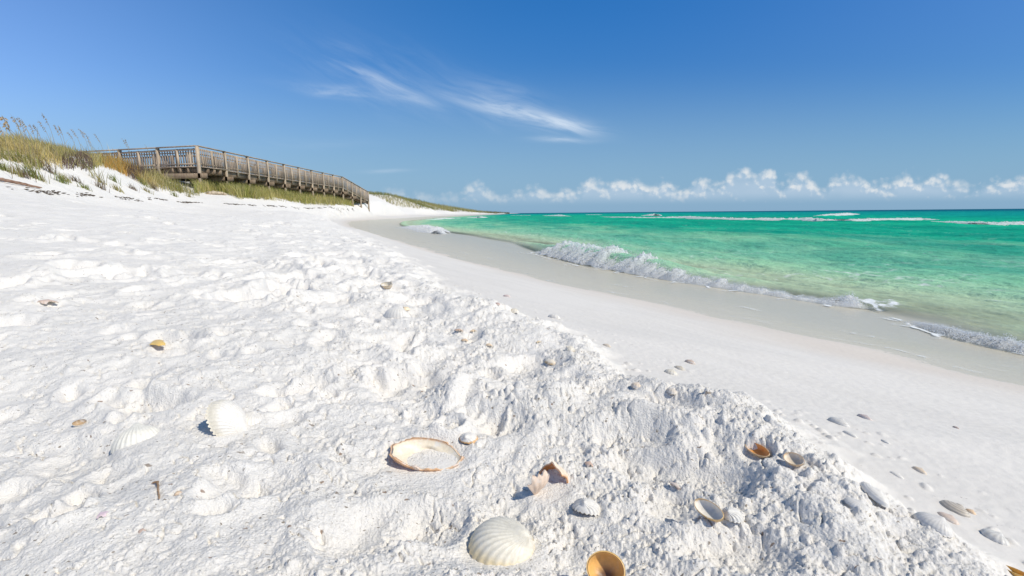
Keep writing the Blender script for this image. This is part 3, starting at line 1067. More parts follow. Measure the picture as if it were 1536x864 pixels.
foam_ridge('wave_foam', BRK, 'tumbling white foam of the small wave breaking on the shore', 18000, 1.35, 1, (.035, .010), .6, .30)
foam_ridge('wave_foam', BRK2, 'white foam rolling in at the right edge of the shore', 10000, 1.35, 2, (.045, .014), .6, .22)
foam_ridge('wave_foam', BRK3, 'white foam where the cove curves away', 3000, 1.7, 3, (.05, .02), .5, .05)
FAR = [([(898, 325.5, 1.5), (937, 327.5, 2), (980, 328, 2), (1017, 328, 3.2), (1055, 330, 3.6), (1096, 331, 3.6), (1199, 331.5, 4.2), (1222, 333, 4), (1258, 333, 4), (1317, 331.5, 4), (1370, 330, 3), (1415, 331, 3)], 'long thin line of white foam on the breaker offshore'),
       ([(1199, 328, 2), (1228, 325, 3), (1260, 323, 3), (1288, 321.8, 2)], 'white foam on the crest of the tallest offshore wave'),
       ([(1385, 333, 3), (1425, 336.5, 4), (1460, 338, 4.5), (1536, 337, 4.5), (1640, 339, 4.5), (1700, 340, 4)], 'white foam of the offshore breaker at the right edge'),
       ([(960, 323.8, 1.5), (970, 324, 2.4), (980, 324, 2.6), (992, 323.8, 1.6)], 'short white whitecap between the clouds and the breaker line'),
       ([(878, 322.5, 2), (902, 322.4, 2)], 'tiny whitecap far out in front of the cloud bank'),
       ([(812, 324, 1.5), (835, 324.5, 2), (856, 325, 1)], 'thin foam streak on the far water'),
       ([(700, 327, 1.5), (716, 327, 2), (730, 326.5, 1.5)], 'foam streak beside the far beach'),
       ([(765, 323.5, 1.2), (795, 323.4, 1.5)], 'faint foam streak at the far end of the beach'),
       ([(632, 330.5, 1), (660, 328.6, 1.5), (690, 327.2, 1)], 'line of foam lapping the far beach')]
for i, (pl, lb) in enumerate(FAR):
    foam_ridge('wave_foam', pl, lb, 1500 if i in (0, 2) else 500, 1.5, 10 + i, (.12, .04), .25, .08)


# ------------------------------------------------------------------ dune vegetation
def proj(x, y, z):
    """photo pixel of world points (used only to read the planting outline off the survey)"""
    d = np.stack([x, y, z - H], -1)
    f = d @ FWD
    return 768 + FPX * (d @ RIGHT) / f, 432 - FPX * (d @ UP) / f


def plant_mat(name, colors, rough=.7, trans=.35):
    mt, t, b = material(name)
    c = t.attr('tint', 'Color')
    t.l.new(c, b.inputs['Base Color'])
    b.inputs['Roughness'].default_value = rough
    b.inputs['Specular IOR Level'].default_value = .2
    tl = t.new('ShaderNodeBsdfTranslucent')
    t.l.new(c, tl.inputs['Color'])
    mx = t.new('ShaderNodeMixShader')
    mx.inputs[0].default_value = trans
    t.l.new(b.outputs[0], mx.inputs[1])
    t.l.new(tl.outputs[0], mx.inputs[2])
    t.l.new(mx.outputs[0], mt.node_tree.nodes['Material Output'].inputs['Surface'])
    return mt


GRASS = plant_mat('dune_grass_blades', None)


def blades(name, R, hgt, wid, lean, tint, seed=0, parent=None, droop=.5, wind=(-.25, .0), mat=None, loc=None):
    """R (n,3) roots; one mesh of curved tapering blades"""
    rg = np.random.default_rng(seed)
    n = len(R)
    hgt = np.broadcast_to(hgt, n) * rg.uniform(.55, 1.15, n)
    a = rg.uniform(0, 2 * np.pi, n)
    ln = lean * rg.uniform(.2, 1.0, n)
    dx, dy = np.cos(a) * ln + wind[0] * rg.uniform(.3, 1.3, n), np.sin(a) * ln + wind[1]
    wa = rg.uniform(0, np.pi, n)
    V = []
    for t_, w_ in ((0, 1.0), (.38, .85), (.72, .55), (1.0, .08)):
        bend = t_ ** (1 + droop)
        c = np.stack([R[:, 0] + dx * hgt * bend, R[:, 1] + dy * hgt * bend, R[:, 2] - .02 + hgt * (t_ - .22 * droop * t_ ** 3)], -1)
        o = np.stack([np.cos(wa), np.sin(wa), np.zeros(n)], -1) * (wid * w_ * .5) * np.broadcast_to(1.0, n)[:, None]
        V += [c - o, c + o]
    V = np.stack(V, 1).reshape(-1, 3)
    q = np.array([[0, 1, 3, 2], [2, 3, 5, 4], [4, 5, 7, 6]])
    F = (q[None] + np.arange(n)[:, None, None] * 8).reshape(-1, 4)
    tn = np.asarray(tint)
    if tn.ndim == 1:
        tn = np.tile(tn, (n, 1))
    tn = np.clip(tn * rg.uniform(.65, 1.3, (n, 1)) + rg.normal(0, .012, (n, 3)), .01, .9)
    tn = np.repeat(tn, 8, 0)
    return mesh_np(name, V, F, mat or GRASS, parent, cols={'tint': tn}, loc=loc)


def scatter_region(n, az0, az1, r0, r1, foot, seed, umax=None, rough=2.0, upper=None, ymin=0):
    rg = np.random.default_rng(seed)
    a = np.radians(rg.uniform(az0, az1, n))
    r = np.exp(rg.uniform(math.log(r0), math.log(r1), n))
    x, y = r * np.sin(a), r * np.cos(a)
    z = base_h(x, y)[0]
    u, v = proj(x, y, z)
    fu, fv = zip(*foot)
    line = np.interp(u, fu, fv) + fbm(u * .06, u * 0 + seed, 3, 3) * rough + rg.normal(0, rough * .45, n)
    ok = (v < line) & (u > fu[0]) & (u < fu[-1]) & (y > ymin)
    return x[ok], y[ok], z[ok], u[ok], v[ok]


def mixcol(f, a, b):
    return np.asarray(a)[None] * (1 - f[:, None]) + np.asarray(b)[None] * f[:, None]


def dune_grass():
    foot = [(-400, 240), (0, 238), (31, 243), (42, 252), (62, 251), (83, 248), (104, 256), (130, 256), (150, 249), (175, 257), (200, 268), (230, 280), (260, 288), (300, 292)]
    x, y, z, u, v = scatter_region(150000, -62, -30, 8.5, 24, foot, 5, rough=3.0)
    cl = fbm(x * .9, y * .9, 400, 3)
    cl = cl + .9 * sstep(130, 170, u)
    keep = (cl + np.random.default_rng(1).uniform(-.6, .9, len(x)) > .0)
    x, y, z, u, v, cl = [q[keep] for q in (x, y, z, u, v, cl)]
    f = np.clip(.5 + fbm(x * .6, y * .6, 410, 3) * .9, 0, 1)
    col = mixcol(f, (.30, .29, .085), (.60, .48, .19))
    rg = np.random.default_rng(2)
    straw = rg.uniform(0, 1, len(x)) < .33
    col[straw] = (.50, .42, .23)
    gold = (u > 156) & (u < 212) & (v > 220) & (rg.uniform(0, 1, len(x)) < .75)
    col[gold] = (.50, .30, .08)
    brush = ((u - 117) / 22) ** 2 + ((v - 250) / 13) ** 2 < 1.2
    brush |= ((u - 215) / 26) ** 2 + ((v - 262) / 10) ** 2 < .8
    col[brush & (rg.uniform(0, 1, len(x)) < .8)] = (.17, .12, .09)
    o = blades('dune_grass', np.stack([x, y, z], -1), (.32 + .22 * f) * (.65 + .5 * np.clip(cl + .3, 0, 1)) * (1 - .18 * sstep(140, 165, u) + .35 * sstep(215, 250, u)) * np.where(np.random.default_rng(7).uniform(0, 1, len(x)) < .02, 1.9, 1), .013, .6, col, 3, droop=.6, wind=(-.3, .05))
    tag(o, 'green and straw coloured grass covering the near dune crest', 'grass', kind='stuff')
    # belt around the boardwalk
    foot = [(292, 290), (330, 288), (345, 292), (360, 297), (400, 301), (430, 304), (470, 307), (500, 309), (530, 309.5), (548, 303)]
    x, y, z, u, v = scatter_region(110000, -35, -15, 19, 75, foot, 8, rough=1.2, ymin=20.5)
    cl = fbm(x * .7, y * .7, 420, 3)
    keep = (cl + np.random.default_rng(3).uniform(-.6, .9, len(x)) > -.05)
    x, y, z, u, v = [q[keep] for q in (x, y, z, u, v)]
    f = np.clip(.5 + fbm(x * .4, y * .4, 430, 3) * .9, 0, 1)
    col = mixcol(f, (.27, .28, .07), (.50, .43, .15))
    straw = np.random.default_rng(4).uniform(0, 1, len(x)) < .3
    col[straw] = (.50, .43, .20)
    o = blades('dune_grass', np.stack([x, y, z], -1), .62, .020, .5, col, 6, droop=.5, wind=(-.2, .05))
    tag(o, 'yellow green grass growing under and around the boardwalk', 'grass', kind='stuff')
    foot = [(553, 292), (566, 295), (580, 303), (600, 311), (637, 314.3), (676, 317.4), (702, 318.5), (740, 319.9), (766, 320.6)]
    x, y, z, u, v = scatter_region(120000, -17, -.2, 78, 3000, foot, 11, rough=.7)
    f = np.clip(.5 + fbm(x * .1, y * .1, 440, 3) * .9, 0, 1)
    col = mixcol(f, (.20, .21, .07), (.42, .36, .15))
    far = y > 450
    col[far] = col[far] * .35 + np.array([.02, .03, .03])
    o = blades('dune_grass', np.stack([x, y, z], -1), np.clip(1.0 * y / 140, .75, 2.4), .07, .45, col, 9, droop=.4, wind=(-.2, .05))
    tag(o, 'tawny grass on the far dunes beyond the boardwalk', 'grass', kind='stuff')


dune_grass()

ORD = ['first', 'second', 'third', 'fourth', 'fifth', 'sixth', 'seventh', 'eighth', 'ninth', 'tenth', 'eleventh', 'twelfth', 'thirteenth', 'fourteenth',
       'fifteenth', 'sixteenth', 'seventeenth', 'eighteenth', 'nineteenth', 'twentieth', 'twenty-first', 'twenty-second', 'twenty-third', 'twenty-fourth']


def tufts():
    sp = [(6, 254, .5), (24, 260, .55), (36, 264, .5), (46, 264, .75), (58, 268, .75), (73, 256, .9), (92, 272, .6), (98, 270, .5), (116, 273, .5), (128, 283, .4), (148, 271, 1.1), (152, 282, .6),
          (172, 272, .6), (176, 285, .5), (200, 285, .5), (216, 277, .8), (222, 289, .5), (233, 284, .8), (262, 294, .5), (284, 296, .5)]
    for k, (u, v, hh) in enumerate(sp):
        p = ray_hit(lambda a, b: base_h(a, b)[0], u, v)
        n = 46
        rg = np.random.default_rng(50 + k)
        R = np.c_[rg.normal(0, .04 + .05 * hh, n), rg.normal(0, .05, n), np.zeros(n)]
        R[:, 2] = base_h(R[:, 0] + p[0], R[:, 1] + p[1])[0] - p[2]
        c = [(.24, .26, .08), (.36, .31, .12), (.22, .17, .11)][k % 3]
        o = blades('grass_tuft', R, hh * .42, .012, .6, np.array(c), 60 + k, droop=.6, loc=tuple(p))
        tag(o, '%s grass tuft from the left on the bare white slope of the near dune' % ORD[k], 'grass tuft', 'grass tufts on the dune slope')


tufts()


def sea_oats():
    heads = [(-8, 178, 20, 34, 1.7), (2, 171, 16, 30, 1.8), (19, 171, 13, 45, 1.2), (26, 171, 17, 42, 1.1), (31, 178, 14, 38, 1), (44, 184, 12, 32, .9), (50, 183, 14, 35, 1), (57, 176, 16, 40, 1.1), (62, 169, 20, 48, 1.1),
             (81, 185, 12, 34, 1), (87, 185, 13, 34, .9), (101, 193, 12, 30, .9), (107, 193, 12, 32, 1), (118, 191, 16, 36, 1.1), (124, 194, 14, 33, 1), (132, 205, 8, 24, .8), (141, 200, 14, 30, .9), (183, 206, 10, 24, 1), (187, 205, 10, 26, 1), (217, 212, 9, 22, .8)]
    for k, (u, v, du, dv, sc) in enumerate(heads):
        yb = 9.5 + (max(u, 0) / 220) * 9.5 + (k % 3) * .35
        top = W(u, v, yb)
        du, v = du * (1.0 + .5 * ((k * 7) % 5) / 4), v + ((k * 5) % 4) * 1.5
        top = W(u, v, yb)
        bx = W(u + du, v + dv + 14, yb)[0]
        bz = float(base_h(np.array([bx]), np.array([yb]))[0][0])
        root = empty('sea_oat', (bx, yb, bz))
        tag(root, '%s sea oat from the left with a drooping tan seed head above the dune grass' % ORD[k], 'sea oat', 'sea oats along the dune crest')
        T = np.array([top[0] - bx, 0, top[2] - bz])
        rg = np.random.default_rng(90 + k)
        # stalk: rises, then arches over towards the left
        pts = []
        for t_ in np.linspace(0, 1, 12):
            pts.append(np.array([T[0] * t_ ** 1.9, .03 * math.sin(t_ * 3), T[2] * (1 - (1 - t_) ** 1.25)]))
        pts = np.array(pts)
        V, F = [], []
        for i, p in enumerate(pts):
            rr = .0055 * (1 - .5 * i / 11)
            for a in range(3):
                V.append(p + rr * np.array([math.cos(a * 2.1), math.sin(a * 2.1), 0]))
            if i:
                for a in range(3):
                    b0 = (i - 1) * 3
                    F.append([b0 + a, b0 + (a + 1) % 3, b0 + 3 + (a + 1) % 3, b0 + 3 + a])
        mesh_np('stalk', V, F, GRASS, root, cols={'tint': np.tile((.46, .38, .24), (len(V), 1))})
        V, F = [], []
        n = 26
        for i in range(n):
            t_ = .70 + .30 * i / n
            j = t_ * 11
            i0 = min(int(j), 10)
            p = pts[i0] + (pts[i0 + 1] - pts[i0]) * (j - i0)
            d = np.array([rg.normal(-.35, .35), rg.normal(0, .45), rg.uniform(-1, -.2)])
            d /= np.linalg.norm(d)
            L = rg.uniform(.03, .05) * sc
            side = np.cross(d, [rg.normal(), rg.normal(), rg.normal()])
            side /= np.linalg.norm(side)
            q = p + d * .012
            b0 = len(V)
            V += [q, q + d * L * .5 + side * L * .2, q + d * L, q + d * L * .5 - side * L * .2]
            F.append([b0, b0 + 1, b0 + 2, b0 + 3])
        mesh_np('seed_head', V, F, GRASS, root, cols={'tint': np.clip(np.repeat(rg.uniform(.75, 1.2, (n, 1)) * np.array([[.46, .33, .19]]), 4, 0), 0, 1)})


sea_oats()


# ------------------------------------------------------------------ boardwalk
def wood(name, a, b_):
    mt, t, b = material(name)
    tc = t.new('ShaderNodeTexCoord').outputs['Object']
    n = t.noise(t.vm('MULTIPLY', tc, (3, 3, .6)), 4, 5, .65, .5)
    n2 = t.noise(tc, 1.3, 3, .6)
    c = t.mix(t.ss(n, .3, .7), a, b_)
    c = t.mul(c, t.mix(t.ss(n2, .3, .7), (.78, .76, .74), (1.12, 1.08, 1.05)))
    t.l.new(c, b.inputs['Base Color'])
    b.inputs['Roughness'].default_value = .85
    b.inputs['Specular IOR Level'].default_value = .15
    t.l.new(t.bump(n, .4, .01), b.inputs['Normal'])
    return mt


W_POST = wood('weathered_post_wood', (.47, .37, .27), (.60, .50, .38))
W_RAIL = wood('weathered_rail_wood', (.34, .27, .21), (.49, .41, .33))
W_DARK = wood('weathered_rim_wood', (.22, .16, .11), (.33, .26, .19))


def boardwalk():
    c0 = W(295, 218, 22.5)
    ztop = c0[2]
    zd = ztop - .92                                     # walking surface
    X0, Y0 = c0[0], 22.5
    wd = 1.75
    root = empty('boardwalk', (X0, Y0, float(base_h(np.array([X0]), np.array([Y0]))[0][0])))
    tag(root, 'raised weathered timber boardwalk with slatted railings stepping down over the dune grass', 'boardwalk')
    org = np.array(root.location)
    a = 2.10
    e = W(552, 287.5, Y0 + 12 * a)
    zend = e[2]
    line = []                                           # (x, y, z of rail top) at each main post of the long run
    for i in range(13):
        k = max(i - 9, 0) / 3
        line.append(np.array([X0 + (e[0] - X0) * k, Y0 + i * a, ztop + (zend - ztop) * k - (.0 if i <= 9 else 0)]))
    lp = W(120, 224.5, 24.2)
    left = []
    for i in range(6):
        f = i * 2.25
        d = np.array([lp[0] - X0, lp[1] - Y0, 0])
        d /= np.linalg.norm(d)
        left.append(np.array([X0, Y0, ztop]) + d * f)
    Z = np.array([0, 0, 1.0])

    def part(mb, name, mat):
        mb.v = [p - org for p in mb.v]
        return mb.build(name, mat, root)

    def rail_bay(p, q, nb=15, seed=0):
        rg = random.Random(seed)
        d = (q - p) / np.linalg.norm(q - p)
        mb = MB()
        mb.beam(p - Z * .02, q - Z * .02, .14, .04)
        part(mb, 'handrail', W_RAIL)
        mb = MB()
        mb.beam(p - Z * .17, q - Z * .17, .04, .08)
        mb.beam(p - Z * .80, q - Z * .80, .04, .08)
        for k in range(nb):
            f = (k + .5) / nb
            c = p + (q - p) * f
            t0, t1 = .12 + rg.uniform(-.012, .012), .90 + rg.uniform(-.01, .01)
            side = np.cross(d, Z)
            side /= np.linalg.norm(side)
            mb.box(c - Z * (t0 + t1) / 2 + side * .035, (.042, .03, t1 - t0), (d, side, Z))
        part(mb, 'railing_panel', W_RAIL)

    def run(L, inner, seed, skip0=False, skip_in0=False, shift_in=(0, 0, 0)):
        """posts, rails, rim joists along L; inner = vector to the other side of the walk"""
        off = np.asarray(inner, float)
        for i in range(len(L)):
            p = L[i]
            for sgn, o in ((0, np.zeros(3)), (1, off)):
                if skip0 and i == 0 or (skip_in0 and i == 0 and sgn == 1):
                    continue
                c = p + o + (np.array(shift_in) if (i == 1 and sgn == 1) else 0)
                g = float(base_h(np.array([c[0]]), np.array([c[1]]))[0][0]) - .3
                mb = MB()
                bot = min(g, c[2] - 1.35)
                mb.box((c[0], c[1], (bot + c[2] - .042) / 2), (.12, .12, c[2] - .042 - bot))
                part(mb, 'post', W_POST)
            if i == 0 and skip0:
                continue
            mb = MB()
            dz = p[2] - .92 - .42
            v = off / np.linalg.norm(off)
            mb.beam(p + Z * (dz - p[2]) - v * .32, p + off + Z * (dz - p[2]) + v * .32, .12, .22)
            if i < 11 and L[i][2] - 1.25 > float(base_h(np.array([p[0]]), np.array([p[1]]))[0][0]) - .2:
                part(mb, 'crossbeam', W_DARK)
        for i in range(len(L) - 1):
            p, q = L[i], L[i + 1]
            for sgn, o in ((0, np.zeros(3)), (1, off)):
                v = off / np.linalg.norm(off) * (.09 if sgn == 0 else -.09)
                if sgn == 1 and i == 0:
                    continue
                rail_bay(p + o - v * .1, q + o - v * .1, 15, seed + i)
                m_ = (p + q) / 2 + o
                mb = MB()
                mb.box((m_[0], m_[1], m_[2] - .12 - .52), (.09, .09, 1.04))
                part(mb, 'rail_post', W_POST)
                mb = MB()
                mb.beam(p + o + Z * -(.92 + .155) + v, q + o + Z * -(.92 + .155) + v, .05, .27)
                part(mb, 'rim_joist', W_DARK)
            mb = MB()
            for f in (.3, .5, .7):
                mb.beam(p + off * f - Z * 1.1, q + off * f - Z * 1.1, .05, .2)
            part(mb, 'joist', W_DARK)
            mb = MB()
            n = 14
            d = q - p
            for k in range(n):
                c = p + d * (k + .5) / n + off * .5 - Z * .935
                dd = d / np.linalg.norm(d)
                s_ = np.cross(dd, off / np.linalg.norm(off))
                ov = off / np.linalg.norm(off)
                mb.box(c, (np.linalg.norm(d) / n - .012, np.linalg.norm(off) + .1, .035), (dd, ov, np.cross(dd, ov)))
            part(mb, 'deck_board_bay', W_RAIL)

    run(line, (-wd, 0, 0), 1, skip_in0=True)
    dl = left[1] - left[0]
    dl /= np.linalg.norm(dl)
    inn = np.array([-dl[1], dl[0], 0]) * wd
    if inn[1] < 0:
        inn = -inn
    run(left, inn, 40, skip0=True)


boardwalk()


# ------------------------------------------------------------------ driftwood, wrack, litter
def stick(name, pts, rad, mat, label, cat, group=None, seed=0):
    """an irregular tapering stick through world points"""
    rg = np.random.default_rng(seed)
    pts = np.array(pts, float)
    s_ = np.r_[0, np.cumsum(np.linalg.norm(np.diff(pts, axis=0), axis=1))]
    q = np.linspace(0, s_[-1], 24)
    C = np.stack([np.interp(q, s_, pts[:, k]) for k in range(3)], -1)
    C += rg.normal(0, rad * .18, C.shape)
    V, F = [], []
    o0 = C[0].copy()
    for i, c in enumerate(C):
        d = C[min(i + 1, 23)] - C[max(i - 1, 0)]
        d /= np.linalg.norm(d)
        s1 = np.cross(d, [0, 0, 1.0])
        s1 /= np.linalg.norm(s1)
        s2 = np.cross(s1, d)
        r = rad * (1 - .35 * i / 23) * rg.uniform(.85, 1.15) * (.35 if i in (0, 23) else 1)
        for a in range(8):
            V.append(c - o0 + r * (math.cos(a * math.pi / 4) * s1 + math.sin(a * math.pi / 4) * s2))
        if i:
            for a in range(8):
                b0 = (i - 1) * 8
                F.append([b0 + a, b0 + (a + 1) % 8, b0 + 8 + (a + 1) % 8, b0 + 8 + a])
    F.append([0, 1, 2, 3]); F.append([0, 3, 4, 7]); F.append([4, 5, 6, 7])
    n = len(V)
    F.append([n - 8, n - 7, n - 6, n - 5]); F.append([n - 8, n - 5, n - 4, n - 1]); F.append([n - 4, n - 3, n - 2, n - 1])
    o = mesh_np(name, V, F, mat, smooth=True, loc=tuple(o0))
    tag(o, label, cat, group)
    return o


RED_WOOD = wood('reddish_driftwood', (.26, .15, .10), (.40, .27, .20))
PALE_WOOD = wood('pale_driftwood', (.55, .45, .33), (.66, .57, .44))
gp = lambda u, v: ray_hit(ground, u, v)
L1, L2 = gp(-60, 262), gp(63, 284.5)
f_ = lambda f, dz=.05: np.array([L1[0] + (L2[0] - L1[0]) * f, L1[1] + (L2[1] - L1[1]) * f, 0]) + np.array([0, 0, gz(L1[0] + (L2[0] - L1[0]) * f, L1[1] + (L2[1] - L1[1]) * f) + dz])
stick('driftwood_pole', [f_(t_, .04) for t_ in np.linspace(0, 1, 8)], .030, RED_WOOD, 'long reddish driftwood pole lying at the foot of the near dune', 'driftwood', seed=1)
stick('driftwood_pole', [f_(t_, .03) + np.array([.10, -.20, 0]) for t_ in np.linspace(.35, .97, 6)], .018, RED_WOOD, 'thinner stick lying just in front of the reddish driftwood pole', 'driftwood', seed=2)
p1, p2 = gp(310, 291), gp(340, 292.5)
stick('driftwood_log', [p1 + [0, 0, .05], (p1 + p2) / 2 + [0, 0, .06], p2 + [0, 0, .05]], .085, PALE_WOOD, 'short pale log lying under the corner of the boardwalk', 'driftwood', seed=3)


def wrack():
    mt, t, b = material('dried_seaweed')
    b.inputs['Base Color'].default_value = (.09, .065, .045, 1)
    b.inputs['Roughness'].default_value = .9
    pl = [(0, 281), (30, 284), (60, 288), (85, 288.5), (110, 291), (140, 294), (175, 297), (222, 299), (260, 302), (300, 304), (340, 306), (375, 308), (430, 310.5), (480, 312), (530, 313.5)]
    P = np.array([gp(u, v)[:2] for u, v in pl])
    s_ = np.r_[0, np.cumsum(np.hypot(*np.diff(P, axis=0).T))]
    rg = np.random.default_rng(12)
    n = 1500
    q = rg.uniform(0, s_[-1], n)
    keep = perlin(q * .9, q * 0, 500) + rg.uniform(-.3, .3, n) > .05
    q = q[keep]
    n = len(q)
    x = np.interp(q, s_, P[:, 0]) + rg.normal(0, .05, n)
    y = np.interp(q, s_, P[:, 1]) + rg.normal(0, .07, n)
    z = ground(x, y) + .01
    V = BALLV[None] * np.stack([rg.uniform(.015, .07, n), rg.uniform(.008, .02, n), rg.uniform(.004, .012, n)], -1)[:, None, :] + np.stack([x, y, z], -1)[:, None]
    F = (BALLF[None] + np.arange(n)[:, None, None] * len(BALLV)).reshape(-1, 3)
    o = mesh_np('seaweed_wrack', V.reshape(-1, 3), F, mt)
    tag(o, 'thin dark line of dried seaweed along the foot of the dunes', 'seaweed', kind='stuff')


wrack()


# ------------------------------------------------------------------ shells
def shell_material():
    mt, t, b = material('shell')
    tc = t.new('ShaderNodeTexCoord').outputs['Object']
    c = t.attr('tint', 'Color')
    n = t.noise(tc, 260, 4, .6)
    c = t.mul(c, t.mix(t.ss(n, .3, .7), (.90, .88, .85), (1.03, 1.02, 1.0)))
    dust = t.m('MULTIPLY', t.ss(t.noise(tc, 90, 4, .7), .52, .64), t.attr('dust'))
    c = t.mix(dust, c, (.78, .75, .71))
    t.l.new(c, b.inputs['Base Color'])
    t.put(b.inputs['Roughness'], t.lin(dust, 0, 1, .38, .9))
    b.inputs['Specular IOR Level'].default_value = .35
    t.l.new(t.bump(t.noise(tc, 900, 3, .6), .25, .0008), b.inputs['Normal'])
    return mt


SHELLM = shell_material()


def valve(name, w, l, h, ribs=26, amp=.02, rings=0, outer=(.80, .76, .68), inner=(.85, .78, .66), rim=None, stain=None, phi=(-1, 1), tr=(0, 1), broken=0, dust=.6, skew=0, seed=0, beak=.28, band=None):
    """one bivalve shell half: umbo at +y, margin towards -y, dome up; w, l, h in metres"""
    rg = np.random.default_rng(seed)
    nt, nf = 46, max(int(ribs * 6), 90)
    T = np.linspace(tr[0], tr[1], nt)
    A = np.linspace(phi[0], phi[1], nf) * math.pi
    TT, AA = np.meshgrid(T, A, indexing='ij')
    if broken:
        e = 1 - broken * (.5 + .5 * np.tanh(3 * fbm(A * 1.7 + seed, A * 0, seed + 5, 3))) * (np.abs(A) < 2.6)
        TT = TT * e[None]
    mx, my = np.sin(AA), -np.cos(AA)                     # margin ellipse, A = 0 opposite the umbo
    k = 1 + .006 * np.cos(AA * ribs / 1.0) * (ribs > 0)
    mx, my = mx * k, my * k
    U = np.array([.10 * np.sign(skew) * (skew != 0), .80])
    # lines fan out of the umbo
    X = U[0] + (mx - U[0]) * TT
    Y = U[1] + (my - U[1]) * TT
    X = X + skew * (1 - Y ** 2) * .18
    d = np.clip(np.sqrt((X - skew * (1 - Y ** 2) * .18) ** 2 + Y ** 2), 0, 1.03)
    Zz = np.maximum(1 - np.minimum(d, 1) ** 2.3, 0) ** .55
    bk = np.exp(-((TT / .22) ** 2))
    Zz = Zz + bk * beak
    Y = Y + bk * .12
    rib = np.cos(AA * ribs) * amp * np.clip(TT * 1.6, 0, 1) * (np.abs(AA) < 2.7)
    ring = (rings > 0) * .012 * np.cos(TT ** 1.3 * rings * 2 * np.pi)
    N = 1 + rib + ring
    P = np.stack([X * w / 2 * N, Y * l / 2 * N, Zz * h * N], -1)
    # inner skin: pulled in
    th = .045
    Pi = np.stack([X * w / 2 * (1 - th), Y * l / 2 * (1 - th), np.maximum(Zz * h * (1 - 2.2 * th) - .0004, -.0004)], -1)
    V = np.concatenate([P.reshape(-1, 3), Pi.reshape(-1, 3)])
    F1 = gridfaces(nt, nf)
    n = nt * nf
    F2 = F1[:, ::-1] + n
    i = np.arange(nf - 1)
    e_ = (nt - 1) * nf
    F3 = np.stack([e_ + i, e_ + i + 1, n + e_ + i + 1, n + e_ + i], -1)
    F = [F1, F2, F3]
    if phi != (-1, 1):
        j = np.arange(nt - 1) * nf
        F.append(np.stack([j, j + nf, n + j + nf, n + j], -1))
        j = j + nf - 1
        F.append(np.stack([j, n + j, n + j + nf, j + nf], -1))
    if tr[0] > 0:
        F.append(np.stack([i, n + i, n + i + 1, i + 1], -1))
    F = np.concatenate(F)
    oc = np.array(outer)[None, None] * (1 + .10 * (rib / max(amp, 1e-6))[..., None] * .6)  # rib shading put into the tint: crests lighter, grooves darker
    if band is not None:
        bb = (.5 + .5 * np.cos(TT ** 1.2 * 2 * np.pi * 5 + 1))[..., None] * .55
        oc = oc * (1 - bb) + np.array(band)[None, None] * bb
    ic = np.tile(np.array(inner), (nt, nf, 1)).astype(float)
    if rim is not None:
        r_ = sstep(.80, .97, TT)[..., None]
        oc = oc * (1 - r_) + np.array(rim) * r_
        r2 = sstep(.90, 1.0, TT)[..., None]
        ic = ic * (1 - r2) + np.array(rim) * r2
    if stain is not None:
        q = np.exp(-((TT - .30) / .22) ** 2)[..., None] * .9
        ic = ic * (1 - q) + np.array(stain) * q
    C = np.clip(np.concatenate([oc.reshape(-1, 3), ic.reshape(-1, 3)]), 0, 1)
    return mesh_np(name, V, F, SHELLM, smooth=True, cols={'tint': C}, attrs={'dust': np.full(2 * n, dust)})


CREAM, WHITE, TAN, ORANGE, GREYW = (.80, .72, .57), (.83, .79, .73), (.66, .50, .33), (.80, .38, .08), (.77, .74, .69)


def put(o, u, v, label, cat='shell', yaw=0, pitch=0, roll=0, lift=0.0, flip=False, group=None, up=None):
    """stand o on the sand seen at photo pixel (u, v); yaw 0 = umbo pointing away from the camera"""
    p = ray_hit(ground, u, v)
    face = math.atan2(p[0], p[1])
    R = Matrix.Rotation(-face, 4, 'Z') @ Matrix.Rotation(math.radians(yaw), 4, 'Z') @ Matrix.Rotation(math.radians(pitch), 4, 'X') @ Matrix.Rotation(math.radians(roll), 4, 'Y')
    if flip:
        R = R @ Matrix.Rotation(math.pi, 4, 'Y')
    o.matrix_world = Matrix.Translation((p[0], p[1], p[2] + lift)) @ R
    tag(o, label, cat, group)
    return p


def px(u, v, n):
    """n photo pixels across at the sand seen at (u, v), in metres"""
    p = ray_hit(ground, u, v)
    dd = np.dot(p - np.array([0, 0, H]), FWD)
    return n * dd / FPX


def S(u, v, n, label, ratio=.85, hr=.30, name='shell', yaw=0, pitch=0, roll=0, sink=.15, flip=False, **kw):
    if u > 1240:
        n *= .88
    if n < 26:
        n *= .86
        if not flip and 'outer' in kw:
            kw['outer'] = tuple(.62 * c + .38 * w_ for c, w_ in zip(kw['outer'], (.84, .79, .72)))
    w = px(u, v, n) * (1.2 if yaw == -42 else 1.0)
    hh = w * hr
    o = valve(name, w, w * ratio, hh, seed=int(u * 7 + v), **kw)
    lift = (hh * .92 - sink * hh) if flip else -sink * hh
    put(o, u, v, label, 'shell', yaw, pitch, roll, lift, flip)
    return o


# the large ones
S(752, 822, 100, 'large cream cockle shell lying dome up at the bottom edge', 1.0, .42, 'cockle_shell', yaw=-118, pitch=0, roll=0, sink=.08, ribs=24, amp=.017, outer=(.82, .77, .66), inner=(.8, .66, .42), rim=(.80, .68, .45), dust=.25)
S(338, 640, 62, 'upright ribbed white cockle leaning in the sand beside a buried dome', 1.12, .40, 'cockle_shell', yaw=-140, pitch=-58, roll=-12, sink=-.30, ribs=34, amp=.011, outer=WHITE, rim=(.80, .74, .62), dust=.15)
S(372, 628, 48, 'white shell fragment half buried behind the upright cockle', .7, .25, 'cockle_shell', yaw=-60, pitch=10, sink=.45, ribs=22, amp=.02, outer=WHITE)
S(207, 655, 66, 'white cockle dome buried to its middle at the left', .80, .42, 'cockle_shell', yaw=0, pitch=6, sink=.50, ribs=26, amp=.014, outer=(.82, .79, .71), dust=.35)
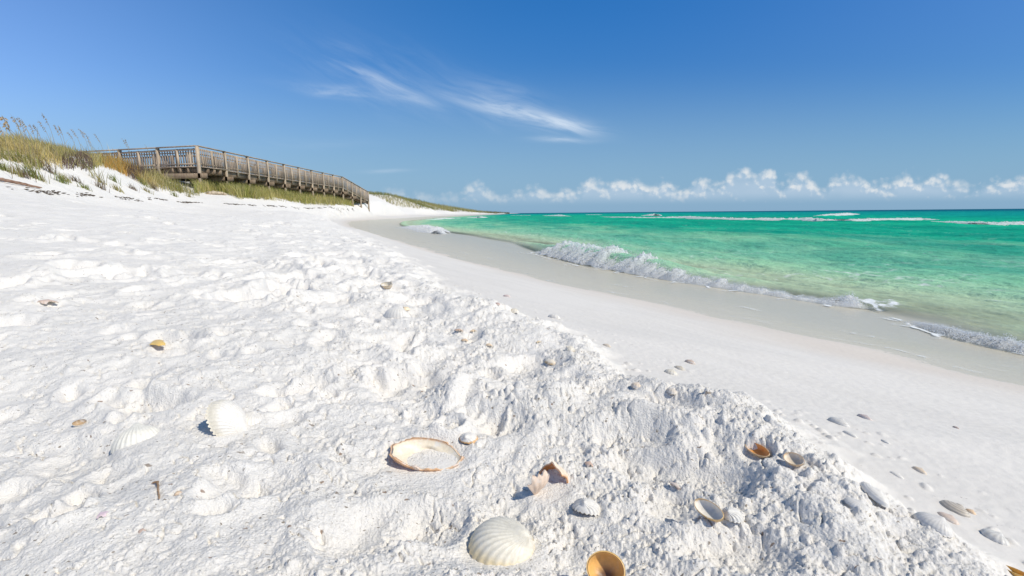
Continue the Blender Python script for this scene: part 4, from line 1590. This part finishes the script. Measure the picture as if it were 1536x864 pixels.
S(640, 690, 114, 'big open clam shell with orange brown rim and sand inside', .62, .20, 'clam_shell', yaw=-12, pitch=5, roll=9, sink=.30, flip=True, broken=.09, ribs=0, rings=9, outer=(.62, .33, .17), inner=(.86, .76, .60), rim=(.74, .45, .26), dust=.6)
S(703, 660, 30, 'small white shell with orange edge beside the big open clam', .8, .35, yaw=150, sink=.0, ribs=14, outer=WHITE, rim=(.75, .42, .14))
S(800, 738, 52, 'broken white shell shard, lower of the two fragments in the middle', .9, .35, 'shell_fragment', yaw=40, pitch=-55, sink=-.3, flip=True, ribs=12, phi=(-.55, .35), broken=.12, inner=(.82, .76, .72), outer=(.84, .66, .52), stain=(.75, .35, .12), dust=.3)
S(829, 722, 50, 'broken peach shell stained rust brown inside, upper of the two fragments', .95, .40, 'shell_fragment', yaw=150, pitch=48, sink=-.2, ribs=12, phi=(-.7, .5), broken=.10, outer=(.88, .72, .56), inner=(.62, .25, .08), rim=(.72, .34, .12), dust=.3)
S(880, 766, 44, 'sand crusted grey white shell right of the big cockle', .9, .38, yaw=160, pitch=20, sink=.0, ribs=20, amp=.03, outer=GREYW, dust=1.0)
S(908, 884, 56, 'orange yellow cup shaped shell cut by the bottom edge', .85, .42, yaw=175, pitch=-52, sink=-.5, flip=True, ribs=0, rings=5, outer=(.82, .55, .25), inner=(.83, .48, .16), rim=(.85, .55, .22), stain=(.10, .05, .04), dust=.1)
S(1135, 683, 36, 'long narrow orange shell lying open on the churned sand', .45, .22, yaw=-42, pitch=24, roll=0, sink=-.15, flip=True, ribs=0, outer=(.80, .50, .22), inner=(.78, .36, .10), rim=(.85, .60, .36), dust=.1)
S(1190, 696, 27, 'small cream open shell right of the narrow orange one', .7, .25, yaw=-42, pitch=24, sink=-.15, flip=True, ribs=0, outer=(.72, .52, .33), inner=(.82, .70, .55), rim=(.8, .6, .4))
S(1062, 775, 44, 'white elongated open shell with a tan lower edge', .50, .22, yaw=-42, pitch=24, roll=0, sink=-.15, flip=True, ribs=0, outer=(.70, .48, .28), inner=(.83, .79, .72), rim=(.75, .52, .26))
S(1098, 774, 32, 'round ribbed white shell buried beside the elongated open shell', .95, .42, 'cockle_shell', yaw=150, pitch=8, sink=.15, ribs=16, amp=.035, outer=GREYW, dust=.7)
S(1400, 787, 52, 'large grey white shell with fine rings on the smooth sand at right', .66, .24, 'clam_shell', yaw=-42, sink=.12, ribs=26, amp=.006, rings=14, outer=(.80, .76, .71), dust=.4)
S(1432, 764, 40, 'grey striped shell lying flat above the large ringed shell', .55, .20, 'clam_shell', yaw=-42, sink=.1, ribs=0, rings=8, outer=(.68, .60, .50), band=(.30, .28, .25), dust=.1)
S(1456, 768, 16, 'tiny orange shell touching the striped one', .6, .25, yaw=-42, sink=.1, ribs=0, outer=(.80, .48, .20))
S(1422, 778, 30, 'flat pinkish tan shell between the striped and the ringed shells', .5, .18, yaw=-42, sink=.1, ribs=0, outer=(.74, .60, .50))
S(1492, 806, 36, 'sandy white shell right of the large ringed shell', .6, .22, yaw=-42, sink=.15, ribs=12, outer=GREYW, dust=1.0)
S(1312, 742, 44, 'long white shell edge buried where the churned sand ends', .42, .20, yaw=-42, roll=12, sink=.15, ribs=0, rings=6, outer=WHITE, dust=.5)
S(1286, 756, 38, 'rippled white shell half sunk beside the long white edge', .6, .16, 'cockle_shell', yaw=-42, sink=.45, ribs=30, amp=.012, outer=WHITE, dust=1.0)
S(1522, 862, 40, 'bright orange shell cut by the bottom right corner', .4, .18, yaw=-42, roll=-15, sink=.1, flip=True, ribs=0, outer=(.80, .42, .08), inner=(.82, .40, .05), rim=(.85, .55, .2), dust=0)
S(1379, 706, 24, 'small tan shell alone on the smooth sand', .45, .2, yaw=-42, sink=.1, ribs=0, outer=(.72, .52, .32))
S(1345, 713, 24, 'small pale shell left of the tan one on the smooth sand', .4, .16, yaw=-42, sink=.15, ribs=0, outer=WHITE)
S(1258, 635, 32, 'white shell with a dark rim, largest of the trio on the upper smooth sand', .5, .2, 'clam_shell', yaw=-42, sink=.0, ribs=0, rings=5, outer=WHITE, band=(.45, .42, .40))
S(1297, 627, 26, 'pinkish striped shell, farthest right of the trio on the upper smooth sand', .4, .18, yaw=-42, sink=.0, ribs=0, outer=(.70, .56, .52), band=(.4, .3, .3))
S(1275, 652, 26, 'pale sliver of shell, lowest of the trio on the upper smooth sand', .35, .15, yaw=-42, sink=.0, ribs=0, outer=GREYW)
S(1328, 663, 16, 'thin white shell chip right of the pale sliver', .35, .15, yaw=-42, sink=0, ribs=0, outer=GREYW)
S(1434, 642, 11, 'tiny brown shell chip alone on the smooth sand at right', .4, .2, yaw=-42, sink=0, ribs=0, outer=(.35, .17, .12))
S(1006, 560, 22, 'cream shell at the crumbled edge, lowest of the row of three', .6, .25, yaw=-42, sink=0, ribs=12, outer=CREAM)
S(1019, 553, 18, 'speckled tan shell, middle of the row of three by the edge', .5, .2, yaw=-42, sink=0, ribs=0, outer=(.70, .60, .45), band=(.35, .3, .22))
S(1035, 544, 18, 'brown and cream shell, topmost of the row of three by the edge', .5, .22, yaw=-42, sink=0, ribs=0, outer=(.70, .55, .42), band=(.42, .22, .14))
S(954, 580, 18, 'small peach shell on the crumbled edge, left of a buried one', .7, .35, yaw=-42, sink=.1, ribs=10, outer=(.78, .60, .42))
S(1007, 588, 17, 'buried beige shell on the crumbled edge below the row of three', .7, .35, yaw=-42, sink=.15, ribs=10, outer=(.66, .56, .45))
S(910, 519, 15, 'flat tan shell alone just beyond the crumbled edge', .4, .2, yaw=-42, sink=0, ribs=0, outer=(.66, .52, .36))
S(855, 525, 20, 'round beige shell on the sand below a small shadowed pit', .85, .4, 'cockle_shell', yaw=100, sink=.1, ribs=14, outer=(.72, .65, .53))
S(825, 544, 20, 'cream shell with a tan edge near the top of the churned sand', .55, .25, yaw=-42, sink=.1, ribs=0, outer=(.76, .68, .55), rim=(.62, .45, .25))
S(831, 477, 22, 'white shell on the edge beside the smooth wet sand', .5, .25, yaw=-42, sink=0, ribs=10, outer=WHITE)
S(771, 468, 17, 'small white and tan shell left of the white edge shell', .6, .3, yaw=-42, sink=0, ribs=10, outer=CREAM)
S(760, 445, 14, 'thin reddish shell alone on the upper smooth sand', .35, .2, yaw=-42, sink=0, ribs=0, outer=(.72, .48, .42))
S(746, 457, 10, 'tiny dark red shell chip at the upper edge', .5, .3, yaw=-42, sink=0, ribs=0, outer=(.42, .18, .13))
S(596, 475, 42, 'white cockle lying on its side in the middle of the churned sand', .60, .42, 'cockle_shell', yaw=-42, pitch=8, sink=.35, ribs=24, amp=.010, outer=WHITE, dust=.8)
S(609, 465, 14, 'small amber shell chip beside the white cockle', .8, .4, yaw=20, sink=0, ribs=0, outer=(.78, .60, .32))
S(580, 433, 19, 'curved tan shell edge standing behind the white cockle', .7, .4, yaw=-42, pitch=20, sink=.0, flip=True, ribs=0, outer=(.66, .55, .40), inner=(.75, .68, .55))
S(688, 497, 17, 'orange brown splinter, top left of the orange chips', .4, .2, 'shell_fragment', yaw=-42, sink=0, ribs=0, outer=(.66, .34, .15), broken=.3)
S(710, 498, 13, 'amber shell chip, top right of the orange chips', .7, .3, 'shell_fragment', yaw=20, sink=0, ribs=0, outer=(.78, .52, .24), broken=.3)
S(697, 512, 14, 'orange shell chip, lower left of the orange chips', .5, .25, 'shell_fragment', yaw=-42, sink=0, ribs=0, outer=(.80, .48, .18), broken=.2)
S(733, 519, 14, 'peach shell chip, lower right of the orange chips', .5, .25, 'shell_fragment', yaw=-42, sink=0, ribs=0, outer=(.80, .54, .27), broken=.2)
S(808, 514, 11, 'golden shell chip below the smooth sand edge', .6, .3, 'shell_fragment', yaw=40, sink=0, ribs=0, outer=(.72, .52, .25), broken=.2)
S(237, 519, 46, 'bright yellow shell shard lying by a small pit', .42, .14, 'shell_fragment', yaw=100, pitch=-18, sink=-.2, ribs=0, phi=(-.5, .45), outer=(.82, .56, .18), inner=(.8, .55, .2), broken=.15, dust=0)
S(68, 455, 30, 'pinkish tan shell shard lying on the smooth humps at far left', .42, .16, 'shell_fragment', yaw=-42, sink=.1, ribs=0, outer=(.68, .52, .42), dust=.5, broken=.2)
S(155, 772, 22, 'small pink and violet shell chip at the lower left', .8, .2, 'shell_fragment', yaw=30, sink=.2, ribs=8, outer=(.70, .48, .60), dust=.4, phi=(-.5, .4), broken=.2)
S(120, 639, 20, 'small half buried shell with a brown opening left of the buried dome', .7, .35, yaw=170, pitch=-25, sink=.0, flip=True, ribs=0, outer=WHITE, inner=(.50, .36, .22))
S(883, 698, 16, 'dark brown shell chip on the churned sand above the grey white shell', .6, .3, 'shell_fragment', yaw=-42, sink=0, ribs=0, outer=(.48, .24, .14), broken=.3)
S(1012, 730, 24, 'thin brown edged shell splinter left of the elongated open shell', .3, .2, 'shell_fragment', yaw=-42, sink=0, ribs=0, outer=(.72, .56, .46), rim=(.45, .25, .16), broken=.2)
S(213, 798, 11, 'tiny chestnut brown shell chip at the lower left', .6, .4, 'shell_fragment', yaw=-42, sink=0, ribs=0, outer=(.36, .17, .10))
S(267, 741, 12, 'tiny banded brown shell right of the hooked twig', .6, .4, yaw=20, sink=0, ribs=0, outer=(.62, .42, .22), band=(.3, .17, .1))


def clam_sand():
    """sand lying in the open clam"""
    o0 = bpy.data.objects['clam_shell']
    w = px(640, 690, 114)
    n = 40
    V = []
    for i in range(n):
        for j in range(n):
            a, b = (i / (n - 1) * 2 - 1), (j / (n - 1) * 2 - 1)
            X, Y = a * math.sqrt(1 - b * b / 2), b * math.sqrt(1 - a * a / 2)
            V.append((X * w * .38, Y * w * .62 * .38, 0))
    V = np.array(V)
    r = np.sqrt((V[:, 0] / (w * .36)) ** 2 + (V[:, 1] / (w * .62 * .36)) ** 2)
    V[:, 2] = (1 - r ** 2) * w * .030 + fbm(V[:, 0] * 300, V[:, 1] * 300, 5, 4) * .0006
    F = gridfaces(n, n)
    o = mesh_np('sand_pile', V, F, SAND, smooth=True, attrs={'wet': np.zeros(len(V)), 'damp': np.zeros(len(V)), 'churn': np.ones(len(V)) * .6})
    Mw = o0.matrix_world.copy()
    loc = Mw.translation
    p = ray_hit(ground, 652, 694)
    o.location = (loc.x + .004, loc.y - .004, loc.z - w * .20 * .74)
    o.rotation_euler.z = Mw.to_euler().z
    tag(o, 'white sand lying inside the big open clam shell', 'sand')


clam_sand()
a_, b_, c_ = gp(228, 727), gp(237, 727), gp(239, 751)
TWIG = wood('brown_twig', (.30, .19, .11), (.42, .30, .20))
stick('twig', [a_ + [0, 0, .002], b_ + [0, 0, .004], (b_ + c_) / 2 + [0, 0, .003], c_ + [0, 0, .002]], .0013, TWIG, 'small hooked brown twig stuck in the sand at the lower left', 'twig', seed=5)
